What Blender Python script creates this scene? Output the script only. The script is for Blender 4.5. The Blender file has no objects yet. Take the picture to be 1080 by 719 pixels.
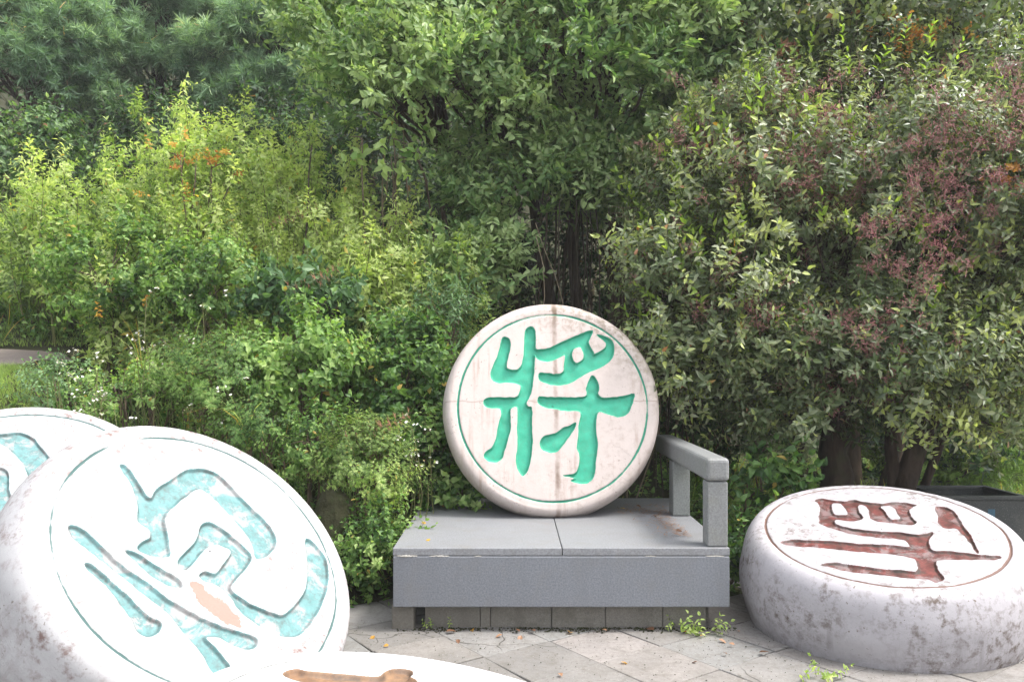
import bpy, math, random
import numpy as np
from mathutils import Vector, Matrix

random.seed(7)
RNG = np.random.default_rng(11)
S = bpy.context.scene
COL = S.collection
EYE = 1.4            # camera height
F = 860.0            # focal length in pixels of the 1080 wide photograph


def at(px, py, Y):
    """world point at depth Y that the 1080x719 photograph shows at (px, py)"""
    return np.array([(px - 540) / F * Y, Y, EYE - (py - 387) / F * Y])


def hx(h):
    h = h.lstrip('#')
    c = [int(h[i:i + 2], 16) / 255 for i in (0, 2, 4)]
    return [x / 12.92 if x <= .04045 else ((x + .055) / 1.055) ** 2.4 for x in c] + [1]


# ------------------------------------------------------------------ objects
def tag(o, label=None, cat=None, group=None, kind=None):
    if label: o['label'] = label
    if cat: o['category'] = cat
    if group: o['group'] = group
    if kind: o['kind'] = kind
    return o


def empty(name, loc, label=None, cat=None, group=None):
    o = bpy.data.objects.new(name, None)
    o.empty_display_size = .2
    COL.objects.link(o)
    o.location = loc
    return tag(o, label, cat, group)


class MB:
    """mesh builder collecting big numpy blocks"""
    def __init__(s):
        s.V = []; s.Q = []; s.T = []; s.qm = []; s.tm = []; s.n = 0; s.A = {}

    def add(s, V, Q=None, T=None, tint=0.5, mat=0, **attrs):
        V = np.asarray(V, np.float32).reshape(-1, 3)
        attrs['tint'] = tint
        for k, a in attrs.items():
            s.A.setdefault(k, []).append((s.n, np.broadcast_to(np.asarray(a, np.float32), (len(V),))))
        s.V.append(V)
        if Q is not None and len(Q):
            Q = np.asarray(Q, np.int32).reshape(-1, 4); s.Q.append(Q + s.n); s.qm.append(np.full(len(Q), mat, np.int32))
        if T is not None and len(T):
            T = np.asarray(T, np.int32).reshape(-1, 3); s.T.append(T + s.n); s.tm.append(np.full(len(T), mat, np.int32))
        s.n += len(V)

    def build(s, name, mats, parent=None, smooth=False, origin=None):
        if s.n == 0:
            return None
        V = np.concatenate(s.V)
        if origin is not None:
            V = V - np.asarray(origin, np.float32)
        Q = np.concatenate(s.Q) if s.Q else np.zeros((0, 4), np.int32)
        T = np.concatenate(s.T) if s.T else np.zeros((0, 3), np.int32)
        me = bpy.data.meshes.new(name)
        me.vertices.add(len(V)); me.vertices.foreach_set('co', V.ravel())
        nl = len(Q) * 4 + len(T) * 3
        me.loops.add(nl); me.loops.foreach_set('vertex_index', np.concatenate([Q.ravel(), T.ravel()]).astype(np.int32))
        me.polygons.add(len(Q) + len(T))
        st = np.concatenate([np.arange(len(Q)) * 4, len(Q) * 4 + np.arange(len(T)) * 3]).astype(np.int32)
        me.polygons.foreach_set('loop_start', st)
        mi = np.concatenate([*(s.qm or [np.zeros(0, np.int32)]), *(s.tm or [np.zeros(0, np.int32)])]).astype(np.int32)
        me.polygons.foreach_set('material_index', mi)
        me.polygons.foreach_set('use_smooth', np.full(len(mi), bool(smooth)))
        for k, lst in s.A.items():
            arr = np.zeros(len(V), np.float32)
            for st0, a in lst: arr[st0:st0 + len(a)] = a
            at_ = me.attributes.new(k, 'FLOAT', 'POINT'); at_.data.foreach_set('value', arr)
        for m in (mats if isinstance(mats, (list, tuple)) else [mats]):
            me.materials.append(m)
        me.update(calc_edges=True); me.validate()
        o = bpy.data.objects.new(name, me); COL.objects.link(o)
        if parent is not None: o.parent = parent
        return o


def tube(mb, pts, rad, sides=7, tint=.5, mat=0, cap=True, wob=0.0):
    P = np.asarray(pts, float); n = len(P)
    R = np.broadcast_to(np.asarray(rad, float), (n,))
    T = np.gradient(P, axis=0); T /= np.linalg.norm(T, axis=1)[:, None] + 1e-9
    up = np.array([0, 0, 1.]) if abs(T[0][2]) < .9 else np.array([1., 0, 0])
    a = np.cross(T, up); a /= np.linalg.norm(a, axis=1)[:, None] + 1e-9
    b = np.cross(T, a)
    th = np.arange(sides) / sides * 2 * math.pi
    w = 1 + wob * RNG.normal(size=(n, sides))
    V = P[:, None] + (R[:, None] * w)[:, :, None] * (np.cos(th)[None, :, None] * a[:, None] + np.sin(th)[None, :, None] * b[:, None])
    V = V.reshape(-1, 3)
    i = np.arange(n - 1)[:, None] * sides; j = np.arange(sides)[None]
    Q = np.stack([i + j, i + (j + 1) % sides, i + sides + (j + 1) % sides, i + sides + j], -1).reshape(-1, 4)
    T3 = []
    if cap:
        V = np.vstack([V, P[0], P[-1]])
        for k in range(sides):
            T3.append((n * sides, (k + 1) % sides, k)); T3.append((n * sides + 1, (n - 1) * sides + k, (n - 1) * sides + (k + 1) % sides))
    mb.add(V, Q, T3, tint, mat)


def wander(p0, p1, n=8, amp=.05, sag=0.0):
    p0 = np.asarray(p0, float); p1 = np.asarray(p1, float)
    t = np.linspace(0, 1, n)[:, None]
    L = np.linalg.norm(p1 - p0)
    ph = RNG.uniform(0, 6.28, 6); d = np.zeros((n, 3))
    for k in range(3):
        d[:, k] = np.sin(t[:, 0] * 4 + ph[k]) * .6 + np.sin(t[:, 0] * 9 + ph[k + 3]) * .35
    d -= d[0]
    return p0 + (p1 - p0) * t + d * amp * L - np.array([0, 0, 1]) * sag * L * (np.sin(t * math.pi))


def bevel_box(name, x0, x1, y0, y1, z0, z1, mat, parent=None, bev=.006, seg=2, rot=None):
    import bmesh
    bm = bmesh.new(); bmesh.ops.create_cube(bm, size=1)
    for v in bm.verts:
        v.co = Vector((x0 + (v.co.x + .5) * (x1 - x0), y0 + (v.co.y + .5) * (y1 - y0), z0 + (v.co.z + .5) * (z1 - z0)))
    if bev: bmesh.ops.bevel(bm, geom=bm.edges[:], offset=bev, segments=seg, affect='EDGES', profile=.5)
    me = bpy.data.meshes.new(name); bm.to_mesh(me); bm.free()
    me.materials.append(mat)
    o = bpy.data.objects.new(name, me); COL.objects.link(o)
    if parent is not None: o.parent = parent
    return o


# ------------------------------------------------------------------ materials
class NT:
    def __init__(s, name):
        s.m = bpy.data.materials.new(name); s.m.use_nodes = True; s.t = s.m.node_tree; s.t.nodes.clear()
        s.out = s.n('ShaderNodeOutputMaterial')

    def n(s, typ, **kw):
        nd = s.t.nodes.new(typ)
        for k, v in kw.items():
            if k.startswith('i_'):
                key = k[2:]; key = int(key) if key.isdigit() else key.replace('_', ' ')
                s.set(nd.inputs[key], v)
            else: setattr(nd, k, v)
        return nd

    def set(s, sock, v):
        if isinstance(v, bpy.types.NodeSocket): s.t.links.new(v, sock)
        elif isinstance(v, bpy.types.Node): s.t.links.new(v.outputs[0], sock)
        else: sock.default_value = v

    def coord(s, which='Object'):
        return s.n('ShaderNodeTexCoord').outputs[which]

    def mapping(s, v, scale=(1, 1, 1), rot=(0, 0, 0), loc=(0, 0, 0)):
        return s.n('ShaderNodeMapping', i_Vector=v, i_Scale=scale, i_Rotation=rot, i_Location=loc).outputs[0]

    def noise(s, v, scale, detail=4, rough=.55, dist=0.0):
        return s.n('ShaderNodeTexNoise', i_Vector=v, i_Scale=scale, i_Detail=detail, i_Roughness=rough, i_Distortion=dist).outputs['Fac']

    def voro(s, v, scale, feature='F1', out='Distance', rand=1.0):
        nd = s.n('ShaderNodeTexVoronoi', feature=feature); s.set(nd.inputs['Vector'], v); nd.inputs['Scale'].default_value = scale
        nd.inputs['Randomness'].default_value = rand
        return nd.outputs[out]

    def ramp(s, f, stops, interp='LINEAR'):
        r = s.n('ShaderNodeValToRGB'); s.set(r.inputs[0], f); cr = r.color_ramp; cr.interpolation = interp
        while len(cr.elements) < len(stops): cr.elements.new(.5)
        for e, (p, c) in zip(cr.elements, stops):
            e.position = p; e.color = c if not isinstance(c, (int, float)) else (c, c, c, 1)
        return r.outputs[0]

    def mix(s, f, a, b, mode='MIX'):
        m = s.n('ShaderNodeMix', data_type='RGBA', blend_type=mode)
        s.set(m.inputs[0], f); s.set(m.inputs[6], a); s.set(m.inputs[7], b)
        return m.outputs[2]

    def math(s, op, a, b=0.0, clamp=False):
        m = s.n('ShaderNodeMath', operation=op, use_clamp=clamp); s.set(m.inputs[0], a); s.set(m.inputs[1], b)
        return m.outputs[0]

    def attr(s, name):
        return s.n('ShaderNodeAttribute', attribute_name=name).outputs['Fac']

    def bump(s, h, strength=.3, dist=.01, normal=None):
        b = s.n('ShaderNodeBump', i_Height=h, i_Strength=strength, i_Distance=dist)
        if normal is not None: s.set(b.inputs['Normal'], normal)
        return b.outputs[0]

    def sep(s, v):
        return s.n('ShaderNodeSeparateXYZ', i_Vector=v).outputs

    def principled(s, color, rough=.6, spec=.3, normal=None):
        p = s.n('ShaderNodeBsdfPrincipled')
        s.set(p.inputs['Base Color'], color); s.set(p.inputs['Roughness'], rough); s.set(p.inputs['Specular IOR Level'], spec)
        if normal is not None: s.set(p.inputs['Normal'], normal)
        s.t.links.new(p.outputs[0], s.out.inputs[0])
        return p


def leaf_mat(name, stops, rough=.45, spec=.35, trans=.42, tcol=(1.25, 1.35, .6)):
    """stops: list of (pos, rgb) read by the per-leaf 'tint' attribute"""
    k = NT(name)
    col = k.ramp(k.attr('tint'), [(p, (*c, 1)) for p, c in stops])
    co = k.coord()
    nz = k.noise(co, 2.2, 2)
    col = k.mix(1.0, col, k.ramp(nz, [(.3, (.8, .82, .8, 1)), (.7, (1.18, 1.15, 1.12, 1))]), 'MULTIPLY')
    p = k.principled(col, rough, spec)
    tr = k.n('ShaderNodeBsdfTranslucent'); k.set(tr.inputs[0], k.mix(1.0, col, (*tcol, 1), 'MULTIPLY'))
    mx = k.n('ShaderNodeMixShader', i_0=trans, i_1=p.outputs[0], i_2=tr.outputs[0])
    k.t.links.new(mx.outputs[0], k.out.inputs[0])
    return k.m


def bark_mat(name, c0, c1, scale=6):
    k = NT(name); co = k.coord()
    v = k.mapping(co, (1, 1, .25))
    n1 = k.noise(v, scale * 3, 6, .65, .4)
    col = k.ramp(n1, [(.3, (*c0, 1)), (.7, (*c1, 1))])
    moss = k.ramp(k.noise(co, 3.1, 3), [(.55, 0), (.72, .5)])
    col = k.mix(moss, col, (.06, .075, .03, 1))
    k.principled(col, .9, .15, k.bump(n1, .8, .02))
    return k.m


def stone_mat(name, base, dirt, dirt_amt, paint, paint_var=None, streak=.4, crack=0.0, cross=False, speck=.5, paint_dirt=.3,
              pink=None, halo=None, ring_col=None, wear=0.0):
    """painted stone: 'paint' attribute = carved strokes, 'wall' = their sloping sides, 'chip' = flaked patch"""
    k = NT(name); co = k.coord()
    n1 = k.noise(co, 3.5, 6, .6, .3); n2 = k.noise(co, 22, 5, .7); n3 = k.noise(co, 90, 3, .6)
    col = k.mix(k.ramp(n1, [(.35, 0), (.7, 1)]), (*[c * .93 for c in base], 1), (*base, 1))
    # stains of brownish dirt, specks
    d1 = k.math('MULTIPLY', k.ramp(n2, [(.49, 0), (.66, 1)]), k.ramp(k.noise(co, 2.3, 3), [(.40, 0.1), (.62, 1)]))
    d1 = k.math('MULTIPLY', d1, dirt_amt, True)
    col = k.mix(d1, col, (*dirt, 1))
    sp = k.math('MULTIPLY', k.ramp(k.noise(co, 60, 3, .6), [(.64, 0), (.69, 1)]), k.ramp(k.noise(co, 7, 2), [(.45, 0), (.6, 1)]))
    col = k.mix(k.math('MULTIPLY', sp, speck, True), col, (.14, .11, .09, 1))
    # grime on the rounded flank: attribute 'flank' 0 at the face .. 1 at the ground side
    fl = k.attr('flank')
    fn = k.math('MULTIPLY', k.ramp(k.noise(co, 13, 8, .78, .3), [(.47, 0), (.63, 1)]), k.ramp(k.noise(co, 2.6, 3), [(.4, .15), (.62, 1)]))
    fn = k.math('MULTIPLY', fn, fl)
    run = k.math('MULTIPLY', k.ramp(k.noise(k.mapping(co, (9, 9, .5)), 1.4, 6, .7), [(.52, 0), (.68, .8)]), fl)
    base_line = k.math('MULTIPLY', k.ramp(fl, [(.72, 0), (1, 1)]), k.ramp(k.noise(co, 9, 7, .75), [(.38, 0), (.6, 1)]))
    fn = k.math('MAXIMUM', fn, k.math('MAXIMUM', run, base_line))
    scr = k.noise(k.mapping(co, (1.2, 1.2, 7), (.5, .3, 0)), 5, 6, .7, 1.2)
    scr = k.math('MULTIPLY', k.ramp(scr, [(.485, 0), (.5, 1), (.515, 0)]), k.ramp(k.noise(co, 3.7, 2), [(.48, 0), (.6, 1)]))
    fn = k.math('MAXIMUM', fn, k.math('MULTIPLY', scr, k.math('MULTIPLY', fl, 1.4)))
    col = k.mix(k.math('MULTIPLY', fn, streak, True), col, (*[c * .55 for c in dirt], 1))
    vc = k.voro(k.mix(.35, co, k.n('ShaderNodeTexNoise', i_Vector=co, i_Scale=4.).outputs['Color'], 'ADD'), 3.2, 'DISTANCE_TO_EDGE')
    hair = k.math('MULTIPLY', k.ramp(vc, [(0, 1), (.012, 0)]), k.ramp(k.noise(co, 1.9, 2), [(.55, 0), (.62, 1)]))
    col = k.mix(k.math('MULTIPLY', hair, .25), col, (.2, .18, .17, 1))
    if cross:
        xyz = k.sep(co)
        wig = k.math('MULTIPLY', k.math('SUBTRACT', k.noise(co, 12, 3), .5), .03)
        ax = k.math('ABSOLUTE', k.math('ADD', xyz[0], k.math('SUBTRACT', wig, .02)))
        ay = k.math('ABSOLUTE', k.math('ADD', xyz[1], k.math('SUBTRACT', wig, .03)))
        patch = k.ramp(k.noise(co, 7, 4), [(.4, .25), (.65, 1)])
        sx = k.math('MULTIPLY', k.ramp(ax, [(0, 1), (.009, .8), (.02, 0)]), patch)
        sy = k.math('MULTIPLY', k.ramp(ay, [(0, 1), (.006, 0)]), .45)
        col = k.mix(k.math('MULTIPLY', k.math('MAXIMUM', sx, sy), 1.1, True), col, (.16, .11, .08, 1))
        # run-down water marks
        rw = k.noise(k.mapping(co, (14, .9, 1)), 1.6, 5, .65)
        rw = k.math('MULTIPLY', k.ramp(rw, [(.54, 0), (.68, 1)]), k.ramp(n1, [(.42, 0), (.6, .7)]))
        col = k.mix(k.math('MULTIPLY', rw, .8), col, (.27, .19, .15, 1))
        # mouldy upper right rim
        mould = k.math('MULTIPLY', k.ramp(k.math('ADD', k.math('MULTIPLY', xyz[0], .8), xyz[1]), [(.45, 0), (.95, 1)]),
                       k.ramp(n2, [(.42, 0), (.6, .8)]))
        col = k.mix(mould, col, (.17, .14, .09, 1))
    pa = k.attr('paint')
    if halo:
        hl = k.math('MULTIPLY', k.attr('halo'), k.ramp(k.noise(co, 14, 5, .65), [(.4, 0), (.62, 1)]))
        col = k.mix(k.math('MULTIPLY', hl, halo), col, (*[(p + .5) * .55 for p in paint], 1))
    pn = k.noise(co, 16, 5, .7)
    pcol = k.mix(k.ramp(pn, [(.35, 0), (.65, 1)]), (*paint, 1), (*(paint_var or paint), 1))
    if crack:
        vc2 = k.voro(k.mix(.25, co, k.n('ShaderNodeTexNoise', i_Vector=co, i_Scale=7.).outputs['Color'], 'ADD'), 9, 'DISTANCE_TO_EDGE')
        pcol = k.mix(k.math('MULTIPLY', k.ramp(vc2, [(0, 1), (.02, 0)]), crack), pcol, (.12, .15, .14, 1))
    pd = k.math('MULTIPLY', k.ramp(k.noise(co, 34, 5, .7), [(.48, 0), (.68, 1)]), paint_dirt)
    pcol = k.mix(pd, pcol, (*[c * .5 for c in dirt], 1))
    col = k.mix(k.ramp(k.math('ADD', pa, k.math('MULTIPLY', k.math('SUBTRACT', n3, .5), .5)), [(.42, 0), (.58, 1)]), col, pcol)
    if wear:
        wn = k.math('MULTIPLY', k.ramp(k.noise(co, 8, 8, .75, .5), [(.50, 0), (.57, 1)]), wear)
        pcol = k.mix(wn, pcol, (*[.6 * b + .4 * d for b, d in zip(base, dirt)], 1))
        col = k.mix(k.ramp(k.math('ADD', pa, k.math('MULTIPLY', k.math('SUBTRACT', n3, .5), .5)), [(.42, 0), (.58, 1)]), col, pcol)
    rg = k.ramp(k.math('ADD', k.attr('ring'), k.math('MULTIPLY', k.math('SUBTRACT', k.noise(co, 25, 4), .5), .7)), [(.35, 0), (.6, 1)])
    col = k.mix(rg, col, (*(ring_col or paint), 1))
    wall = k.math('MULTIPLY', k.attr('wall'), k.ramp(k.noise(co, 11, 6, .7), [(.42, .1), (.62, 1)]))
    col = k.mix(k.math('MULTIPLY', wall, paint_dirt * 1.3, True), col, (*[c * .35 for c in dirt], 1))
    if pink:
        ch = k.ramp(k.math('ADD', k.attr('chip'), k.math('MULTIPLY', k.math('SUBTRACT', k.noise(co, 13, 7, .75), .5), 2.6)), [(.5, 0), (.58, 1)])
        col = k.mix(ch, col, k.mix(n3, (*[c * .8 for c in pink], 1), (*pink, 1)))
    h = k.math('ADD', k.math('MULTIPLY', n2, .6), k.math('MULTIPLY', n3, .25))
    k.principled(col, .62, .3, k.bump(h, .22, .01))
    return k.m


def concrete_mat(name, base, var=.12, dirt=(.16, .13, .09), amt=.35, scale=1.0, rough=.55):
    k = NT(name); co = k.coord()
    n1 = k.noise(co, 2.5 * scale, 6, .6, .2); n2 = k.noise(co, 60 * scale, 3, .6); n3 = k.noise(co, 110, 3, .7)
    col = k.mix(n1, (*[c * (1 - var) for c in base], 1), (*[c * (1 + var) for c in base], 1))
    col = k.mix(k.ramp(n3, [(.33, .5), (.62, 0)]), col, (.05, .05, .05, 1))
    col = k.mix(k.ramp(k.noise(co, 190, 2), [(.62, 0), (.75, .4)]), col, (.42, .42, .40, 1))
    st = k.math('MULTIPLY', k.ramp(k.noise(co, 7 * scale, 6, .7), [(.5, 0), (.75, 1)]), amt)
    col = k.mix(st, col, (*dirt, 1))
    st2 = k.math('MULTIPLY', k.ramp(k.noise(k.mapping(co, (9, 9, .7)), 1.5, 4), [(.5, 0), (.7, 1)]), amt * .5)
    col = k.mix(st2, col, (*[c * .6 for c in base], 1))
    blot = k.math('MULTIPLY', k.ramp(k.noise(co, 1.7 * scale, 7, .72, .8), [(.5, 0), (.56, .5), (.75, .9)]), amt)
    col = k.mix(blot, col, (*[.55 * b + .25 * d for b, d in zip(base, dirt)], 1))
    k.principled(col, rough, .35, k.bump(k.math('ADD', n2, n1), .12, .006))
    return k.m
CH = {}
CH["GREEN"] = [[(-0.306,0.462),(-0.28,0.446),(-0.272,0.41),(-0.284,0.347),(-0.298,0.285),(-0.294,0.249),(-0.247,0.237),(-0.209,0.255),(-0.189,0.311),(-0.182,0.383),(-0.177,0.455),(-0.17,0.509),(-0.14,0.533),(-0.114,0.516),(-0.106,0.455),(-0.107,0.383),(-0.063,0.379),(-0.011,0.388),(0.059,0.423),(0.13,0.455),(0.201,0.484),(0.272,0.506),(0.256,0.459),(0.243,0.423),(0.271,0.365),(0.284,0.344),(0.346,0.383),(0.36,0.423),(0.302,0.477),(0.358,0.465),(0.401,0.434),(0.411,0.383),(0.397,0.321),(0.351,0.276),(0.298,0.249),(0.228,0.219),(0.175,0.187),(0.122,0.156),(0.053,0.138),(-0.016,0.143),(-0.076,0.166),(-0.091,0.196),(-0.08,0.219),(-0.032,0.216),(0.029,0.209),(0.072,0.226),(0.08,0.276),(0.085,0.338),(0.057,0.329),(0.005,0.303),(-0.048,0.297),(-0.099,0.315),(-0.113,0.338),(-0.118,0.24),(-0.133,0.135),(-0.146,0.074),(-0.172,0.021),(-0.159,-0.005),(-0.139,-0.013),(-0.14,-0.125),(-0.138,-0.245),(-0.15,-0.346),(-0.169,-0.413),(-0.198,-0.446),(-0.22,-0.426),(-0.236,-0.388),(-0.241,-0.346),(-0.23,-0.244),(-0.232,-0.142),(-0.228,-0.039),(-0.237,-0.004),(-0.275,-0.018),(-0.277,-0.073),(-0.276,-0.142),(-0.294,-0.21),(-0.319,-0.295),(-0.336,-0.342),(-0.378,-0.362),(-0.42,-0.353),(-0.445,-0.325),(-0.432,-0.294),(-0.395,-0.269),(-0.369,-0.21),(-0.352,-0.125),(-0.335,-0.065),(-0.34,-0.018),(-0.386,-0.013),(-0.428,-0.008),(-0.449,0.022),(-0.428,0.051),(-0.36,0.055),(-0.292,0.055),(-0.232,0.061),(-0.212,0.1),(-0.209,0.138),(-0.256,0.152),(-0.308,0.156),(-0.359,0.153),(-0.394,0.179),(-0.402,0.214),(-0.385,0.267),(-0.359,0.329),(-0.338,0.401),(-0.327,0.451)],[(0.146,0.383),(0.189,0.392),(0.214,0.338),(0.196,0.303),(0.152,0.285),(0.131,0.338)],[(0.262,0.201),(0.287,0.178),(0.303,0.117),(0.293,0.082),(0.318,0.055),(0.395,0.055),(0.465,0.064),(0.531,0.078),(0.518,0.02),(0.495,-0.032),(0.468,-0.061),(0.416,-0.072),(0.357,-0.054),(0.298,-0.037),(0.279,-0.075),(0.273,-0.161),(0.282,-0.246),(0.267,-0.348),(0.26,-0.415),(0.245,-0.465),(0.207,-0.495),(0.156,-0.498),(0.106,-0.481),(0.132,-0.464),(0.09,-0.456),(0.057,-0.447),(0.107,-0.444),(0.141,-0.428),(0.159,-0.381),(0.165,-0.314),(0.149,-0.271),(0.161,-0.195),(0.166,-0.126),(0.182,-0.049),(0.152,-0.031),(0.083,-0.031),(0.015,-0.019),(-0.053,-0.008),(-0.095,0.021),(-0.089,0.061),(-0.035,0.056),(0.051,0.056),(0.137,0.056),(0.206,0.061),(0.224,0.082),(0.22,0.117),(0.244,0.178)],[(0.146,-0.109),(0.132,-0.152),(0.096,-0.203),(0.052,-0.262),(0.018,-0.296),(-0.033,-0.299),(-0.075,-0.279),(-0.088,-0.241),(-0.065,-0.202),(-0.022,-0.186),(0.02,-0.177),(0.064,-0.143),(0.098,-0.135)]]
CH["CANNON"] = [[(-0.177,0.484),(-0.154,0.47),(-0.144,0.39),(-0.142,0.313),(-0.124,0.299),(-0.082,0.336),(-0.004,0.368),(0.104,0.411),(0.193,0.41),(0.26,0.364),(0.296,0.261),(0.331,0.158),(0.367,0.055),(0.354,-0.024),(0.283,-0.076),(0.2,-0.085),(0.218,-0.027),(0.219,0.052),(0.19,0.162),(0.156,0.261),(0.116,0.31),(0.035,0.282),(-0.077,0.225),(-0.119,0.19),(-0.141,0.12),(-0.17,0.044),(-0.192,0.019),(-0.256,0.041),(-0.291,0.083),(-0.261,0.106),(-0.219,0.117),(-0.206,0.155),(-0.23,0.191),(-0.229,0.212),(-0.197,0.28),(-0.176,0.384),(-0.182,0.451)],[(-0.159,-0.01),(-0.102,0.023),(-0.029,0.063),(0.024,0.123),(0.073,0.133),(0.109,0.099),(0.154,0.021),(0.18,-0.058),(0.15,-0.099),(0.068,-0.142),(0.004,-0.176),(0.011,-0.219),(0.059,-0.285),(0.118,-0.334),(0.172,-0.365),(0.256,-0.34),(0.356,-0.287),(0.447,-0.175),(0.528,-0.047),(0.567,-0.121),(0.558,-0.203),(0.466,-0.318),(0.333,-0.411),(0.223,-0.46),(0.151,-0.461),(0.083,-0.424),(0.026,-0.355),(-0.012,-0.293),(-0.021,-0.22),(-0.047,-0.156),(-0.094,-0.118),(-0.1,-0.092),(-0.069,-0.084),(-0.034,-0.106),(0.016,-0.082),(0.094,-0.03),(0.085,-0.0),(0.035,0.027),(-0.027,0.01),(-0.089,-0.027),(-0.143,-0.054),(-0.162,-0.035)],[(-0.501,0.234),(-0.473,0.232),(-0.443,0.187),(-0.413,0.103),(-0.372,0.006),(-0.33,-0.053),(-0.284,-0.143),(-0.229,-0.216),(-0.157,-0.296),(-0.074,-0.362),(-0.009,-0.413),(-0.015,-0.44),(-0.062,-0.447),(-0.121,-0.407),(-0.155,-0.363),(-0.213,-0.344),(-0.194,-0.397),(-0.176,-0.495),(-0.231,-0.496),(-0.253,-0.466),(-0.255,-0.403),(-0.269,-0.343),(-0.287,-0.291),(-0.301,-0.213),(-0.346,-0.124),(-0.391,-0.036),(-0.436,0.051),(-0.48,0.138),(-0.506,0.191)],[(-0.509,0.07),(-0.484,0.054),(-0.451,-0.02),(-0.418,-0.094),(-0.382,-0.196),(-0.347,-0.231),(-0.371,-0.263),(-0.417,-0.269),(-0.445,-0.239),(-0.444,-0.186),(-0.455,-0.119),(-0.473,-0.032),(-0.502,0.031)],[(-0.343,0.086),(-0.307,0.067),(-0.264,0.007),(-0.22,-0.054),(-0.192,-0.091),(-0.2,-0.124),(-0.244,-0.1),(-0.29,-0.045),(-0.324,0.032)]]
CH["CHIP"] = [[(-0.163,-0.109),(-0.123,-0.126),(-0.087,-0.171),(-0.059,-0.249),(-0.033,-0.336),(-0.04,-0.358),(-0.079,-0.337),(-0.124,-0.291),(-0.159,-0.228),(-0.166,-0.177)]]
CH["RED"] = [[(-0.322,0.353),(-0.286,0.385),(-0.235,0.365),(-0.167,0.351),(-0.115,0.381),(-0.082,0.362),(-0.033,0.351),(0.033,0.344),(0.102,0.376),(0.16,0.379),(0.209,0.357),(0.176,0.309),(0.161,0.222),(0.17,0.158),(0.181,0.115),(0.152,0.076),(0.11,0.077),(0.064,0.086),(0.026,0.095),(-0.005,0.096),(-0.035,0.116),(-0.044,0.173),(-0.044,0.257),(-0.06,0.303),(-0.086,0.313),(-0.097,0.294),(-0.097,0.207),(-0.082,0.136),(-0.117,0.09),(-0.166,0.083),(-0.213,0.097),(-0.23,0.084),(-0.23,0.043),(-0.186,0.004),(-0.14,-0.012),(-0.078,-0.023),(-0.002,-0.03),(0.075,-0.024),(0.148,-0.04),(0.195,-0.033),(0.232,-0.008),(0.243,-0.007),(0.211,-0.1),(0.205,-0.172),(0.228,-0.212),(0.286,-0.202),(0.355,-0.208),(0.423,-0.214),(0.479,-0.21),(0.51,-0.208),(0.509,-0.228),(0.471,-0.251),(0.415,-0.26),(0.329,-0.279),(0.236,-0.299),(0.212,-0.323),(0.209,-0.388),(0.216,-0.434),(0.228,-0.47),(0.206,-0.504),(0.183,-0.523),(0.159,-0.505),(0.147,-0.495),(0.092,-0.501),(0.038,-0.498),(-0.03,-0.491),(-0.099,-0.487),(-0.17,-0.484),(-0.24,-0.467),(-0.283,-0.446),(-0.315,-0.435),(-0.282,-0.413),(-0.237,-0.406),(-0.165,-0.415),(-0.094,-0.426),(-0.025,-0.435),(0.046,-0.431),(0.1,-0.438),(0.124,-0.41),(0.129,-0.345),(0.117,-0.302),(0.062,-0.281),(-0.009,-0.272),(-0.082,-0.27),(-0.156,-0.268),(-0.245,-0.261),(-0.344,-0.25),(-0.445,-0.248),(-0.5,-0.225),(-0.501,-0.201),(-0.445,-0.179),(-0.343,-0.177),(-0.242,-0.174),(-0.15,-0.183),(-0.075,-0.184),(-0.015,-0.18),(0.052,-0.179),(0.102,-0.188),(0.115,-0.169),(0.103,-0.117),(0.067,-0.1),(-0.008,-0.101),(-0.083,-0.094),(-0.144,-0.08),(-0.189,-0.059),(-0.235,-0.027),(-0.274,-0.003),(-0.305,0.032),(-0.308,0.073),(-0.306,0.135),(-0.298,0.222),(-0.302,0.299)],[(-0.237,0.314),(-0.186,0.315),(-0.168,0.262),(-0.156,0.173),(-0.194,0.155),(-0.231,0.171)],[(0.021,0.305),(0.087,0.308),(0.101,0.214),(0.105,0.143),(0.053,0.135),(0.038,0.226)],[(0.309,0.353),(0.35,0.354),(0.383,0.316),(0.397,0.235),(0.403,0.117),(0.418,-0.013),(0.419,-0.181),(0.409,-0.177),(0.396,-0.053),(0.375,0.036),(0.359,0.071),(0.327,0.057),(0.301,0.082),(0.293,0.13),(0.302,0.222),(0.304,0.305)]]
CH["BROWN"] = [[(0.37,0.399),(0.411,0.378),(0.42,0.356),(0.409,0.333),(0.405,0.27),(0.408,0.196),(0.416,0.124),(0.455,0.099),(0.498,0.069),(0.518,0.035),(0.51,0.006),(0.483,0.007),(0.446,0.02),(0.405,0.005),(0.225,0.019),(-0.07,0.059),(-0.097,0.119),(0.102,0.102),(0.283,0.1),(0.319,0.141),(0.306,0.188),(0.3,0.277),(0.313,0.338),(0.333,0.372)]]
CH["FARCYAN"] = [[(-0.244,0.484),(-0.124,0.455),(-0.045,0.465),(0.028,0.428),(0.083,0.336),(0.139,0.206),(0.056,0.081),(0.01,0.199),(-0.044,0.297),(-0.119,0.381),(-0.236,0.388)],[(-0.219,0.201),(-0.105,0.193),(-0.063,0.144),(-0.052,0.025),(-0.02,-0.092),(-0.05,-0.185),(-0.074,-0.236),(-0.18,-0.238),(-0.251,-0.041)],[(-0.356,0.11),(-0.3,0.09),(-0.29,-0.173),(-0.316,-0.399),(-0.377,-0.366),(-0.36,-0.165)]]

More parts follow.
